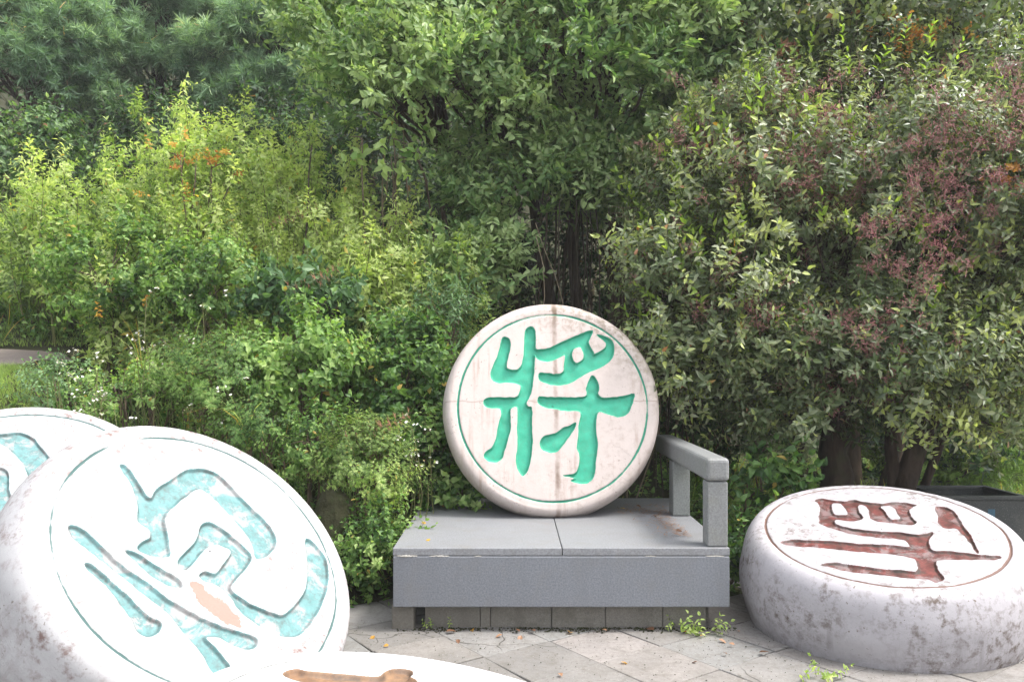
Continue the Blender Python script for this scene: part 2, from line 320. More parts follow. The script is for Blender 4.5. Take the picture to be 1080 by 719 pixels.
# ------------------------------------------------------------------ carved stone pieces
def smooth_poly(P, sub=3):
    P = np.array(P, float); n = len(P); out = []
    for i in range(n):
        p0, p1, p2, p3 = P[i - 1], P[i], P[(i + 1) % n], P[(i + 2) % n]
        for k in range(sub):
            t = k / sub
            out.append(.5 * ((2 * p1) + (-p0 + p2) * t + (2 * p0 - 5 * p1 + 4 * p2 - p3) * t * t + (-p0 + 3 * p1 - 3 * p2 + p3) * t ** 3))
    return np.array(out)


def sdist(polys, X, Y):
    """signed distance (inside negative, even-odd) of points to polygons"""
    best = np.full(len(X), 9.0); inside = np.zeros(len(X), bool)
    for P in polys:
        A = P; B = np.roll(P, -1, 0)
        lo = P.min(0) - .05; hi = P.max(0) + .05
        m = np.where((X > lo[0]) & (X < hi[0]) & (Y > lo[1]) & (Y < hi[1]))[0]
        for c in np.array_split(m, max(1, len(m) // 8000)):
            if len(c) == 0: continue
            x = X[c][:, None]; y = Y[c][:, None]
            dx = (B - A)[:, 0]; dy = (B - A)[:, 1]
            t = np.clip(((x - A[:, 0]) * dx + (y - A[:, 1]) * dy) / (dx * dx + dy * dy + 1e-12), 0, 1)
            d = np.sqrt((x - A[:, 0] - t * dx) ** 2 + (y - A[:, 1] - t * dy) ** 2).min(1)
            best[c] = np.minimum(best[c], d)
            cr = ((A[:, 1] > y) != (B[:, 1] > y)) & (x < A[:, 0] + (y - A[:, 1]) * dx / np.where(abs(dy) < 1e-12, 1e-12, dy))
            inside[c] ^= (cr.sum(1) % 2).astype(bool)
    return np.where(inside, -best, best)


def sstep(a, b, x):
    t = np.clip((x - a) / (b - a), 0, 1)
    return t * t * (3 - 2 * t)


def vnoise(x, y, f, seed):
    r = np.random.default_rng(seed); s = 0 * x
    for i in range(10):
        a = r.uniform(0, 6.28); ff = f * r.uniform(.6, 1.8)
        s = s + np.sin((x * math.cos(a) + y * math.sin(a)) * ff * 6.28 + r.uniform(0, 6.28))
    return s / 4.5


def stone_piece(c, n, polys, mat, label, T=.42, Rf=.64, Rm=.74, ring=.614, depth=.02, ringw=.006, ring_d=.008, seed=1, jit=.0015,
                chip=None, nseg=840, nr=158, pw=.85, dome=.012):
    c = np.array(c, float); n = np.array(n, float); n /= np.linalg.norm(n)
    e1 = np.cross([0, 0, 1.], n); e1 /= np.linalg.norm(e1); e2 = np.cross(n, e1)
    root = empty('chess_piece', c - n * T, label, 'stone chess piece', 'giant stone chess pieces')
    root.rotation_mode = 'QUATERNION'
    root.rotation_quaternion = Matrix(np.stack([e1, e2, n], 1).tolist()).to_quaternion()
    polys = [smooth_poly(p) for p in polys]
    # radial stations of the face, then of the barrel and the back
    rr = np.linspace(0.004, Rf, nr)
    tt = np.linspace(0, math.pi, 46)[1:]
    prof_r = Rf + (Rm - Rf) * np.sin(tt) ** pw
    prof_z = T / 2 + T / 2 * np.sign(np.cos(tt)) * np.abs(np.cos(tt)) ** pw
    back = np.linspace(Rf, .01, 8)[1:]
    r_all = np.concatenate([rr, prof_r, back]); z_all = np.concatenate([np.full(nr, T), prof_z, np.zeros(7)])
    fl = np.concatenate([np.zeros(nr), sstep(0.25, 2.4, tt), np.ones(7)])
    th = np.arange(nseg) / nseg * 2 * math.pi
    Rg = r_all[:, None] * np.ones(nseg); Zg = z_all[:, None] * np.ones(nseg); Fg = fl[:, None] * np.ones(nseg)
    X = (Rg * np.cos(th)).ravel(); Y = (Rg * np.sin(th)).ravel(); Z = Zg.ravel().copy(); R = Rg.ravel()
    isf = (np.arange(len(r_all)) < nr)[:, None] & np.ones(nseg, bool); isf = isf.ravel()
    # hand-worked unevenness
    w = vnoise(X, Y, 1.1, seed) * .0035 + vnoise(X, Y, 5, seed + 1) * .0009
    X2 = X * (1 + np.where(isf, 0, .006 * vnoise(Y, Z * 3, 1.3, seed + 2))); Y2 = Y * (1 + np.where(isf, 0, .006 * vnoise(X, Z * 3, 1.3, seed + 3)))
    blend = np.where(isf, 1 - sstep(Rf - .03, Rf, R), 0)
    X2 = np.where(isf, X, X2); Y2 = np.where(isf, Y, Y2)
    # ease the rim unevenness in so the seam stays closed
    ez = np.clip((T - Z) / .05, 0, 1); X2 = X + (X2 - X) * ez; Y2 = Y + (Y2 - Y) * ez
    Z += np.where(Z > T * .5, w * np.where(isf, 1, ez), 0) * np.where(isf, 1, 1)
    Z += np.where(isf, dome * (1 - (R / Rf) ** 2), 0)
    sd = np.full(len(X), 1.0)
    fi = np.where(isf)[0]
    jx = vnoise(X[fi], Y[fi], 14, seed + 5) * jit; jy = vnoise(X[fi], Y[fi], 14, seed + 6) * jit
    sd[fi] = sdist(polys, X[fi] + jx, Y[fi] + jy)
    floor_n = vnoise(X, Y, 9, seed + 8) * .0016
    Z -= np.where(isf, (depth + floor_n) * (1 - sstep(-.008, .003, sd)), 0)
    rgw = np.abs(R - (ring + .0015 * vnoise(np.cos(np.arctan2(Y, X)), np.sin(np.arctan2(Y, X)), 1.6, seed + 9)))
    ra = vnoise(X, Y, 1.7, seed + 4)
    rgv = np.clip(.85 + .4 * ra, .25, 1.1)
    Z -= np.where(isf, ring_d * rgv * np.exp(-(rgw / (ringw * .8)) ** 2), 0)
    paint = np.where(isf, 1 - sstep(.001, .005, sd), 0)
    wall = np.where(isf, np.exp(-((sd + .004) / .006) ** 2), 0)
    ringa = np.where(isf, np.exp(-(rgw / ringw) ** 2) * np.clip(.85 + .4 * ra, .2, 1), 0)
    halo = np.where(isf, np.clip(1 - sd / .05, 0, 1) * (sd > 0), 0)
    chipa = np.zeros(len(X))
    if chip:
        sc = np.full(len(X), 1.0); sc[fi] = sdist([smooth_poly(p) for p in chip], X[fi], Y[fi])
        chipa = (1 - sstep(-.035, .035, sc)) * (sd > .004); Z -= .003 * (1 - sstep(-.012, .004, sc))
    V = np.stack([X2, Y2, Z], 1)
    i = np.arange(len(r_all) - 1)[:, None] * nseg; j = np.arange(nseg)[None]
    Q = np.stack([i + j, i + nseg + j, i + nseg + (j + 1) % nseg, i + (j + 1) % nseg], -1).reshape(-1, 4)
    fsd = sd[Q].min(1); frg = rgw[Q].min(1); ff = isf[Q].all(1)
    kind = np.where(ff & (fsd < .008), 1, np.where(ff & (frg < ringw * 2.2) & (R[Q].min(1) > ring - .05), 2, 0))
    attrs = dict(ring=ringa, paint=paint, wall=wall, halo=halo, chip=chipa, flank=Fg.ravel())
    cap_top = nseg * 0
    for kd, nm in ((0, 'body'), (1, 'carved_character'), (2, 'carved_ring')):
        q = Q[kind == kd]
        used = np.unique(q); mp = np.full(len(V), -1); mp[used] = np.arange(len(used))
        mb = MB(); mb.add(V[used], mp[q], None, .5, 0, **{k: v[used] for k, v in attrs.items()})
        mb.build(nm, mat, root, smooth=True)
    return root


GREEN_STONE = stone_mat('weathered_pink_stone', (.49, .425, .395), (.25, .18, .14), .4, (.035, .30, .19), (.045, .35, .23), streak=.35,
                        cross=True, paint_dirt=.14, speck=.7, ring_col=(.03, .20, .13))
CYAN_STONE = stone_mat('white_painted_stone', (.37, .365, .37), (.15, .10, .09), 1., (.085, .185, .185), (.13, .245, .25), streak=.5,
                       crack=.5, paint_dirt=.5, wear=.75, pink=(.25, .175, .145), halo=.8, speck=.9, ring_col=(.05, .10, .095))
RED_STONE = stone_mat('white_stone_with_worn_red', (.35, .335, .35), (.09, .065, .05), 1., (.045, .014, .012), (.15, .04, .034), streak=.65,
                      paint_dirt=.95, speck=1., halo=.5, wear=.4, ring_col=(.12, .07, .055))
BROWN_STONE = stone_mat('white_stone_with_brown_strokes', (.50, .495, .50), (.2, .15, .12), .4, (.16, .09, .05), (.23, .14, .08), streak=.7,
                        paint_dirt=.7, speck=.5, ring_col=(.10, .11, .10))

stone_piece((.265, 5.28, 1.148), (.036, -.972, .231), CH['GREEN'], GREEN_STONE,
            'upright pinkish stone chess piece with bright green character, standing on the grey platform',
            T=.36, Rf=.65, Rm=.716, depth=.022, ringw=.008, seed=3, pw=.8, dome=.004)
stone_piece((-1.254, 3.369, .634), (.641, -.368, .674), CH['CANNON'], CYAN_STONE,
            'tilted white chess piece with cracked pale cyan strokes and a pink flaked patch',
            T=.46, Rf=.655, Rm=.745, depth=.015, seed=21, chip=CH['CHIP'])
stone_piece((-2.656, 4.4, .717), (.293, -.586, .756), CH['FARCYAN'], CYAN_STONE,
            'white chess piece with light blue strokes, cut off by the left edge of the photo',
            T=.44, Rf=.655, Rm=.74, depth=.015, seed=35, nseg=640, nr=120)
stone_piece((1.97, 4.346, .526), (-.082, -.239, .967), CH['RED'], RED_STONE,
            'thick dirty white chess piece with worn dark red character, lying nearly flat',
            T=.55, Rf=.62, Rm=.731, ring=.59, depth=.011, jit=.003, seed=52, ringw=.008, pw=.98)
stone_piece((-.163, 2.052, .45), (.203, .061, .977), CH['BROWN'], BROWN_STONE,
            'white stone chess piece lying flat at the bottom edge with a brown carved stroke',
            T=.43, Rf=.655, Rm=.74, depth=.016, seed=70, nseg=900, nr=170, ringw=.003, ring_d=.0025)

# ------------------------------------------------------------------ grey platform with its low rail
GRANITE = concrete_mat('grey_honed_granite', (.215, .22, .232), .14, (.15, .135, .11), .4)
GRANITE_D = concrete_mat('grey_granite_post', (.18, .19, .18), .15, (.12, .13, .09), .5)
GRANITE_F = concrete_mat('grey_granite_fascia', (.165, .175, .195), .12, (.15, .14, .125), .35)
PLINTH = concrete_mat('old_plinth_block', (.19, .175, .15), .3, (.07, .065, .045), .8)
MORTAR = concrete_mat('dry_mortar', (.42, .40, .36), .2, (.2, .17, .12), .5)
plat = empty('stone_platform', (.26, 4.3, 0), 'low grey granite platform with a short rail on one side', 'platform')
PX, PY = .26, 4.3
def pbox(name, x0, x1, y0, y1, z0, z1, mat, **k):
    return bevel_box(name, x0 - PX, x1 - PX, y0 - PY, y1 - PY, z0, z1, mat, plat, **k)
o = pbox('top_slab', -.630, .263, 4.305, 5.95, .405, .445, GRANITE, bev=.004)
o = pbox('top_slab', .267, 1.15, 4.305, 5.95, .405, .4455, GRANITE, bev=.004)
o = pbox('front_panel', -.628, 1.148, 4.30, 4.35, .135, .402, GRANITE_F, bev=.005)
o = pbox('side_panel', -.626, -.58, 4.352, 5.95, .135, .402, GRANITE_F, bev=.004)
o = pbox('side_panel', 1.10, 1.146, 4.352, 5.95, .135, .402, GRANITE_F, bev=.004)
o = pbox('support_post', -.645, -.525, 4.36, 4.5, -.03, .133, PLINTH, bev=.01)
o = pbox('support_post', -.64, -.52, 5.6, 5.8, -.03, .133, PLINTH, bev=.01)
o = pbox('support_post', 1.0, 1.12, 5.6, 5.8, -.03, .133, PLINTH, bev=.01)
o = pbox('support_post', .97, 1.10, 4.55, 4.7, -.03, .133, PLINTH, bev=.01)
x = -.47
for w_ in (.30, .055, .33, .29, .31, .235):
    pbox('plinth_block', x, x + w_ - .002, 4.40 + random.uniform(-.004, .006), 4.62, -.03, .131, PLINTH, bev=.004); x += w_
# mortar squeezed out under the slab edge
for xa, xb, rz in ((-.61, -.5, .006), (-.44, -.33, .0045), (-.2, -.16, .003), (.7, .76, .003), (1.02, 1.12, .004)):
    mb = MB(); t = np.linspace(0, 1, 14); pts = np.stack([xa + (xb - xa) * t - PX, np.full(14, 4.302 - PY), .4035 + RNG.normal(size=14) * .0008], 1)
    tube(mb, pts, rz * (.35 + .65 * np.sin(t * 3.14)) * RNG.uniform(.5, 1.2, 14), 6); mb.build('mortar_joint', MORTAR, plat, True)
rail_mat = concrete_mat('rail_granite', (.20, .205, .205), .2, (.15, .15, .11), .4)
pbox('rail_post', 1.036, 1.146, 4.325, 4.435, .448, .792, rail_mat, bev=.008)
pbox('rail_post', 1.03, 1.14, 5.22, 5.35, .448, .792, GRANITE_D, bev=.008)
pbox('top_rail', 1.028, 1.153, 4.312, 5.86, .795, .918, rail_mat, bev=.022, seg=3)

# ------------------------------------------------------------------ terrain
def hill(x, y):
    x = np.asarray(x, float); y = np.asarray(y, float)
    y0 = np.interp(x, [-6, -2.0, -1.4, -.9, -.7, -.4, 1.4, 4], [5.3, 5.2, 4.9, 4.72, 5.2, 6.1, 6.3, 8])
    amp = 1 - sstep(-.2, 3.2, x)
    d = y - y0
    pr = np.interp(d, [0, .25, .9, 2.0, 3.6, 9, 16, 40, 200], [0, .16, .62, 1.18, 2.05, 3.3, 4.5, 9, 20])
    z = pr * (amp * .95 + .05 * 0)
    z = z + sstep(13, 45, y) * 16 + sstep(5.5, 25, np.abs(x)) * sstep(8, 20, y) * 2
    z = z + np.where(d > .1, vnoise(x, y, .35, 5) * .05 * np.clip(d, 0, 1), 0)
    # worn path ledge on the left
    led = (1 - sstep(-4.0, -3.3, x)) * sstep(-9, -7, x) * sstep(5.3, 5.9, y) * (1 - sstep(7.9, 9, y))
    z = z * (1 - led) + led * np.interp(y, [5.3, 6.0, 6.6, 7.6, 9], [.9, 1.17, 1.385, 1.62, 2.3])
    return z


def ground_z(x, y):
    return float(hill(np.array([x]), np.array([y]))[0])


k = NT('earth'); co = k.coord()
n1 = k.noise(co, 1.3, 6, .65); n2 = k.noise(co, 14, 6, .7)
col = k.mix(n1, (.022, .022, .012, 1), (.05, .05, .026, 1))
col = k.mix(k.ramp(n2, [(.5, 0), (.7, .8)]), col, (.03, .05, .015, 1))
k.principled(col, .95, .1, k.bump(n2, .9, .04)); EARTH = k.m
gx = np.unique(np.concatenate([np.linspace(-300, -12, 20), np.arange(-12, 12, .16), np.linspace(12, 300, 20)]))
gy = np.unique(np.concatenate([np.linspace(-300, 2, 16), np.arange(2, 16, .16), np.linspace(16, 400, 40)]))
GX, GY = np.meshgrid(gx, gy)
GZ = hill(GX.ravel(), GY.ravel()) - .03
GZ = np.where(GY.ravel() < 4.4, -.03, GZ)
i = np.arange(len(gy) - 1)[:, None] * len(gx); j = np.arange(len(gx) - 1)[None]
mb = MB(); mb.add(np.stack([GX.ravel(), GY.ravel(), GZ], 1), np.stack([i + j, i + j + 1, i + len(gx) + j + 1, i + len(gx) + j], -1).reshape(-1, 4))
g = mb.build('ground', EARTH, smooth=True); tag(g, kind='structure')

# paving of diagonal stone slabs
k = NT('paving_stone'); co = k.coord()
n1 = k.noise(co, 3, 6, .65); n2 = k.noise(co, 40, 5, .7); n3 = k.noise(co, 150, 2)
t = k.attr('tint')
col = k.ramp(t, [(0, (.155, .15, .142, 1)), (.3, (.205, .197, .188, 1)), (.55, (.19, .192, .187, 1)), (.8, (.235, .218, .207, 1)), (1, (.18, .172, .16, 1))])
col = k.mix(1.0, col, k.ramp(n1, [(.25, (.78, .78, .78, 1)), (.75, (1.15, 1.12, 1.1, 1))]), 'MULTIPLY')
col = k.mix(k.ramp(n2, [(.50, 0), (.72, .6)]), col, (.10, .085, .065, 1))
col = k.mix(k.ramp(k.noise(co, 5.5, 8, .75, .6), [(.5, 0), (.66, .55)]), col, (.105, .095, .08, 1))
col = k.mix(k.ramp(n3, [(.62, 0), (.75, .4)]), col, (.5, .48, .45, 1))
vc = k.voro(k.mix(.3, co, k.n('ShaderNodeTexNoise', i_Vector=co, i_Scale=3.).outputs['Color'], 'ADD'), 1.6, 'DISTANCE_TO_EDGE')
cr = k.math('MULTIPLY', k.ramp(vc, [(0, 1), (.008, 0)]), k.ramp(k.noise(co, .9, 2), [(.5, 0), (.55, 1)]))
col = k.mix(cr, col, (.05, .045, .04, 1))
k.principled(col, .8, .25, k.bump(k.math('SUBTRACT', k.math('ADD', n2, n1), cr), .35, .008)); PAVE = k.m
k = NT('joint_dirt'); co = k.coord(); n = k.noise(co, 30, 5, .7)
k.principled(k.mix(k.ramp(k.noise(co, 2.5, 4), [(.45, 0), (.6, 1)]), k.mix(n, (.04, .032, .025, 1), (.10, .085, .06, 1)), (.045, .06, .02, 1)), .95, .1, k.bump(n, .6, .01)); JOINT = k.m
mb = MB()
V = [(-9, -5, -.006), (9, -5, -.006), (9, 4.42, -.006), (1.35, 4.42, -.006), (1.35, 4.9, -.006), (-1.5, 4.9, -.006), (-9, 4.9, -.006), (1.35, 6.2, -.006), (9, 6.2, -.006)]
mb.add([(-9, -5, -.012), (9, -5, -.012), (9, 6.6, -.012), (-9, 6.6, -.012)], [(0, 1, 2, 3)])
jo = mb.build('paving_bed', JOINT); tag(jo, kind='structure')
mb = MB(); ang = math.radians(35.5); u = np.array([math.cos(ang), math.sin(ang)]); v = np.array([-u[1], u[0]])
A0 = np.array([.192, 4.18]); g_ = .003
for a in range(-22, 22):
    off = 0 if a % 2 == 0 else 0
    for b in range(-22, 22):
        s1, s2 = .405, .385
        o_ = A0 + u * a * s1 + v * (b * s2 + off)
        cpt = o_ + u * s1 / 2 + v * s2 / 2
        if not (-7.5 < cpt[0] < 7.5 and -3 < cpt[1] < 6.4): continue
        if cpt[1] > 4.9 and cpt[0] < 1.5: continue
        corners = [o_ + u * g_ + v * g_, o_ + u * (s1 - g_) + v * g_, o_ + u * (s1 - g_) + v * (s2 - g_), o_ + u * g_ + v * (s2 - g_)]
        corners = [c_ + RNG.uniform(-.006, .006, 2) for c_ in corners]
        z0 = random.uniform(-.003, .002); tz = RNG.uniform(-.0025, .0025, 4)
        cen = sum(corners) / 4
        top_in = [np.append(cen + (c_ - cen) * .985, z0 + tz[q]) for q, c_ in enumerate(corners)]
        top_out = [np.append(c_, z0 + tz[q] - .003) for q, c_ in enumerate(corners)]
        bot = [np.append(c_, -.03) for c_ in corners]
        Vv = top_in + top_out + bot
        Qq = [(0, 1, 2, 3)] + [(4 + q, 4 + (q + 1) % 4, (q + 1) % 4, q) for q in range(4)] + [(8 + q, 8 + (q + 1) % 4, 4 + (q + 1) % 4, 4 + q) for q in range(4)]
        mb.add(Vv, Qq, None, random.random())
pv = mb.build('paving', PAVE); tag(pv, kind='structure')

# worn path and lawn patch on the bank, far left
def patch(name, mat, cx, cy, rx, ry, dz, n=28):
    mb = MB(); V = [(cx, cy, ground_z(cx, cy) + dz)]
    rings = 8
    for r in range(1, rings + 1):
        for q in range(n):
            a = q / n * 6.283; w = 1 + .1 * math.sin(3 * a + 1) + .06 * math.sin(7 * a)
            xx = cx + rx * r / rings * w * math.cos(a); yy = cy + ry * r / rings * w * math.sin(a)
            V.append((xx, yy, ground_z(xx, yy) + dz * (1 - (r / rings) ** 6 * 2.2)))
    T = [(0, 1 + q, 1 + (q + 1) % n) for q in range(n)]
    Q = [(1 + (r - 1) * n + q, 1 + r * n + q, 1 + r * n + (q + 1) % n, 1 + (r - 1) * n + (q + 1) % n) for r in range(1, rings) for q in range(n)]
    mb.add(V, Q, T); o = mb.build(name, mat, smooth=True); return tag(o, kind='structure')
PATHM = concrete_mat('trodden_earth', (.17, .135, .12), .3, (.08, .065, .05), .6)
patch('path', PATHM, -5.7, 7.08, 1.75, .5, .03)

# ------------------------------------------------------------------ litter bin behind the red piece
BINM = concrete_mat('dark_weathered_metal', (.022, .026, .025), .25, (.10, .10, .085), .4, rough=.45)
BIN_IN = concrete_mat('dark_bin_inside', (.02, .022, .022), .2, (.04, .04, .035), .4)
LATCHM = concrete_mat('pale_metal_strip', (.42, .43, .42), .1, (.2, .2, .18), .3, rough=.4)
LABELM = concrete_mat('faded_blue_sticker', (.03, .10, .15), .2, (.3, .32, .32), .6)
bn = empty('litter_bin', (3.42, 6.1, 0), 'dark grey square metal bin with an open top, standing behind the red-marked piece', 'bin')
bx0, bx1, by0, by1, bh = -.31, .28, -.24, .28, .475
bevel_box('front_wall', bx0, bx1, by0, by0 + .02, 0, bh - .03, BINM, bn, .003)
bevel_box('back_wall', bx0, bx1, by1 - .02, by1, 0, bh - .03, BINM, bn, .003)
bevel_box('side_wall', bx0 - .001, bx0 + .02, by0 + .021, by1 - .021, 0, bh - .03, BINM, bn, .003)
bevel_box('side_wall', bx1 - .02, bx1 + .001, by0 + .021, by1 - .021, 0, bh - .03, BINM, bn, .003)
bevel_box('floor_plate', bx0 + .022, bx1 - .022, by0 + .022, by1 - .022, .01, .03, BIN_IN, bn, 0)
for nm, a in (('rim', (bx0 - .012, bx1 + .012, by0 - .012, by0 + .03)), ('rim', (bx0 - .012, bx1 + .012, by1 - .03, by1 + .012)),
              ('rim', (bx0 - .012, bx0 + .03, by0 + .031, by1 - .031)), ('rim', (bx1 - .03, bx1 + .012, by0 + .031, by1 - .031))):
    bevel_box(nm, *a, bh - .029, bh, BINM, bn, .004)
bevel_box('corner_strip', bx1 + .003, bx1 + .016, by0 + .05, by0 + .085, .02, bh - .035, LATCHM, bn, .003)
bevel_box('sticker', .0, .05, by0 - .003, by0 - .0008, .30, .38, LABELM, bn, 0)
bevel_box('latch', bx1 + .004, bx1 + .02, by0 + .12, by0 + .15, .3, .4, LATCHM, bn, .004)

# ------------------------------------------------------------------ boulders on the bank
ROCK = concrete_mat('mossy_rock', (.05, .048, .036), .4, (.03, .035, .018), .9)
def rock(name, loc, s, label, seed):
    import bmesh
    from mathutils import noise as mn
    bm = bmesh.new(); bmesh.ops.create_icosphere(bm, subdivisions=4, radius=1)
    for v in bm.verts:
        d = v.co.normalized(); q = Vector((seed, seed * 2, 0))
        w = 1 + .22 * mn.noise(d * 1.1 + q) + .10 * mn.noise(d * 3 + q) + .04 * mn.noise(d * 9 + q)
        v.co = Vector((d.x * s[0], d.y * s[1], d.z * s[2])) * w
    me = bpy.data.meshes.new(name); bm.to_mesh(me); bm.free(); me.materials.append(EARTH)
    o = bpy.data.objects.new(name, me); COL.objects.link(o); o.location = loc
    return tag(o, label, 'rock')
rock('rock', (-1.08, 5.02, .3), (.15, .16, .36), 'grey mossy rock standing at the foot of the bank, right of the big tilted piece', 2.)

# ------------------------------------------------------------------ foliage templates
def unit(v):
    v = np.asarray(v, float); return v / (np.linalg.norm(v, axis=-1, keepdims=True) + 1e-9)


def leaf_geo(L, W, droop=.25, fold=.3, rich=True):
    """leaf along +X from the origin, upper side +Z"""
    if rich:
        t = np.array([0, .3, .66, 1.]); wd = np.array([0, .5, .38, 0]) * W
        m = np.stack([t * L, 0 * t, -droop * L * t * t], 1)
        l = m[1:3] + np.stack([0 * wd[1:3], wd[1:3], fold * wd[1:3]], 1); r = m[1:3] + np.stack([0 * wd[1:3], -wd[1:3], fold * wd[1:3]], 1)
        V = np.vstack([m, l, r])  # 0-3 mid, 4,5 left, 6,7 right
        Q = [(1, 2, 5, 4), (1, 6, 7, 2)]; T = [(0, 1, 4), (0, 6, 1), (2, 3, 5), (2, 7, 3)]
        return V, Q, T
    V = np.array([(0, 0, 0), (.5 * L, 0, -droop * L * .25), (L, 0, -droop * L), (.42 * L, W / 2, fold * W / 2 - droop * L * .18), (.42 * L, -W / 2, fold * W / 2 - droop * L * .18)])
    return V, [(0, 1, 2, 3), (0, 4, 2, 1)], []


def frame_rot(dirs, ups):
    x = unit(dirs); y = unit(np.cross(ups, x)); z = np.cross(x, y)
    return np.stack([x, y, z], -1)          # columns


class Tmpl:
    def __init__(s): s.V = []; s.Q = []; s.T = []; s.li = []; s.lay = []; s.n = 0; s.leaf = 0; s.qlay = []; s.tlay = []

    def put(s, geo, pos, d, up, scale=1., lay=0):
        V, Q, T = geo
        R = frame_rot(np.array([d], float), np.array([up], float))[0]
        W = (V * scale) @ R.T + np.asarray(pos, float)
        s.V.append(W); s.Q += [tuple(a + s.n for a in q) for q in Q]; s.T += [tuple(a + s.n for a in q) for q in T]
        s.qlay += [lay] * len(Q); s.tlay += [lay] * len(T)
        s.li += [s.leaf] * len(V); s.lay += [lay] * len(V); s.n += len(V); s.leaf += 1

    def stem(s, pts, r0, r1, lay=1):
        mb = MB(); tube(mb, pts, np.linspace(r0, r1, len(pts)), 3, cap=False)
        V = np.concatenate(mb.V); Q = np.concatenate(mb.Q)
        s.V.append(V); s.Q += [tuple(a + s.n for a in q) for q in Q.tolist()]; s.qlay += [lay] * len(Q)
        s.li += [s.leaf] * len(V); s.lay += [lay] * len(V); s.n += len(V); s.leaf += 1

    def done(s):
        V = np.vstack(s.V); out = []
        li = np.array(s.li); Q = np.array(s.Q, int).reshape(-1, 4); T = np.array(s.T, int).reshape(-1, 3)
        ql = np.array(s.qlay, int); tl = np.array(s.tlay, int)
        for lay in sorted(set(s.lay)):
            q = Q[ql == lay]; t = T[tl == lay]
            used = np.unique(np.concatenate([q.ravel(), t.ravel()])); mp = np.full(len(V), -1); mp[used] = np.arange(len(used))
            out.append((lay, V[used], mp[q], mp[t], li[used], s.leaf))
        return out


def scatter(mbs, tmpls, P, D, scale, tint, up=None, var=.16, dead=0.0, lays=None):
    """stamp templates (along +Z) at points P aimed along D into the mesh builders mbs[layer]"""
    P = np.asarray(P, float); D = unit(D); n = len(P)
    if n == 0: return
    scale = np.broadcast_to(np.asarray(scale, float), (n,)); tint = np.broadcast_to(np.asarray(tint, float), (n,))
    which = RNG.integers(0, len(tmpls), n)
    rv = unit(RNG.normal(size=(n, 3))); x = unit(np.cross(rv, D)); y = np.cross(D, x)
    R = np.stack([x, y, D], -1)
    for w_ in range(len(tmpls)):
        ix = np.where(which == w_)[0]
        if len(ix) == 0: continue
        for lay, V, Q, T, li, nl in tmpls[w_]:
            if lay not in mbs: continue
            k = len(ix); nv = len(V)
            W = np.einsum('kij,vj->kvi', R[ix], V) * scale[ix][:, None, None] + P[ix][:, None]
            off = (np.arange(k) * nv)[:, None, None]
            lt = np.clip(RNG.normal(size=(k, nl)) * var + tint[ix][:, None], 0, .93)
            if dead: lt = np.where(RNG.random((k, nl)) < dead, RNG.uniform(.96, 1., (k, nl)), lt)
            mbx, mi_ = mbs[lay] if isinstance(mbs[lay], tuple) else (mbs[lay], 0)
            mbx.add(W.reshape(-1, 3), (Q[None] + off).reshape(-1, 4) if len(Q) else None, (T[None] + off).reshape(-1, 3) if len(T) else None,
                         lt[:, li].ravel(), mi_)


def R3(a=1.): return RNG.normal(size=3) * a


def t_opposite(L=.2, n=6, leaf=(.052, .022), spread=.9, upl=.25, rich=True, end=True, curve=.2, r=.0016, droop=.25, fold=.3, alt=False):
    """shoot with paired (or alternate) leaves"""
    t = Tmpl(); c = R3(curve * .5); pts = [np.array([c[0] * u * u * L, c[1] * u * u * L, u * L]) for u in np.linspace(0, 1, 5)]
    t.stem(pts, r * 1.3, r * .5)
    for i in range(n):
        u = .12 + .85 * i / n; p = np.array([c[0] * u * u * L, c[1] * u * u * L, u * L])
        a0 = i * (2.4 if alt else math.pi / 2) + RNG.normal() * .25
        for s_ in ((0,) if alt else (0, math.pi)):
            a = a0 + s_ + RNG.normal() * .2
            d = np.array([math.cos(a) * spread, math.sin(a) * spread, upl + RNG.normal() * .2])
            sc = (1 - .35 * abs(u - .5)) * RNG.uniform(.75, 1.15)
            t.put(leaf_geo(leaf[0], leaf[1], droop * RNG.uniform(.4, 1.8), fold, rich), p, d, np.array([0, 0, 1.]) + R3(.35), sc)
    if end:
        for q in range(2):
            t.put(leaf_geo(leaf[0] * .8, leaf[1] * .8, droop, fold, rich), pts[-1], np.array([0, 0, 1.]) + R3(.35), R3(), 1)
    return t.done()


def t_pinnate(L=.26, n=6, leaf=(.07, .028), rich=True, hang=.35, droop=.3, r=.0015):
    """compound leaf: arching rachis with paired pointed leaflets"""
    t = Tmpl(); pts = []
    for u in np.linspace(0, 1, 6): pts.append(np.array([hang * L * u * u, 0, L * u * (1 - .25 * u)]))
    t.stem(pts, r, r * .4)
    for i in range(n):
        u = .2 + .75 * i / n; p = np.array([hang * L * u * u, 0, L * u * (1 - .25 * u)])
        for s_ in (-1, 1):
            d = np.array([.25, s_ * 1., .55]) + R3(.15)
            t.put(leaf_geo(leaf[0], leaf[1], droop * RNG.uniform(.5, 1.5), .25, rich), p, d, np.array([-1, 0, .3]) + R3(.3), RNG.uniform(.75, 1.15) * (1 - .3 * abs(u - .45)))
    t.put(leaf_geo(leaf[0] * 1.1, leaf[1], droop, .25, rich), pts[-1], np.array([.5, 0, .7]), np.array([-1, 0, .3]))
    return t.done()


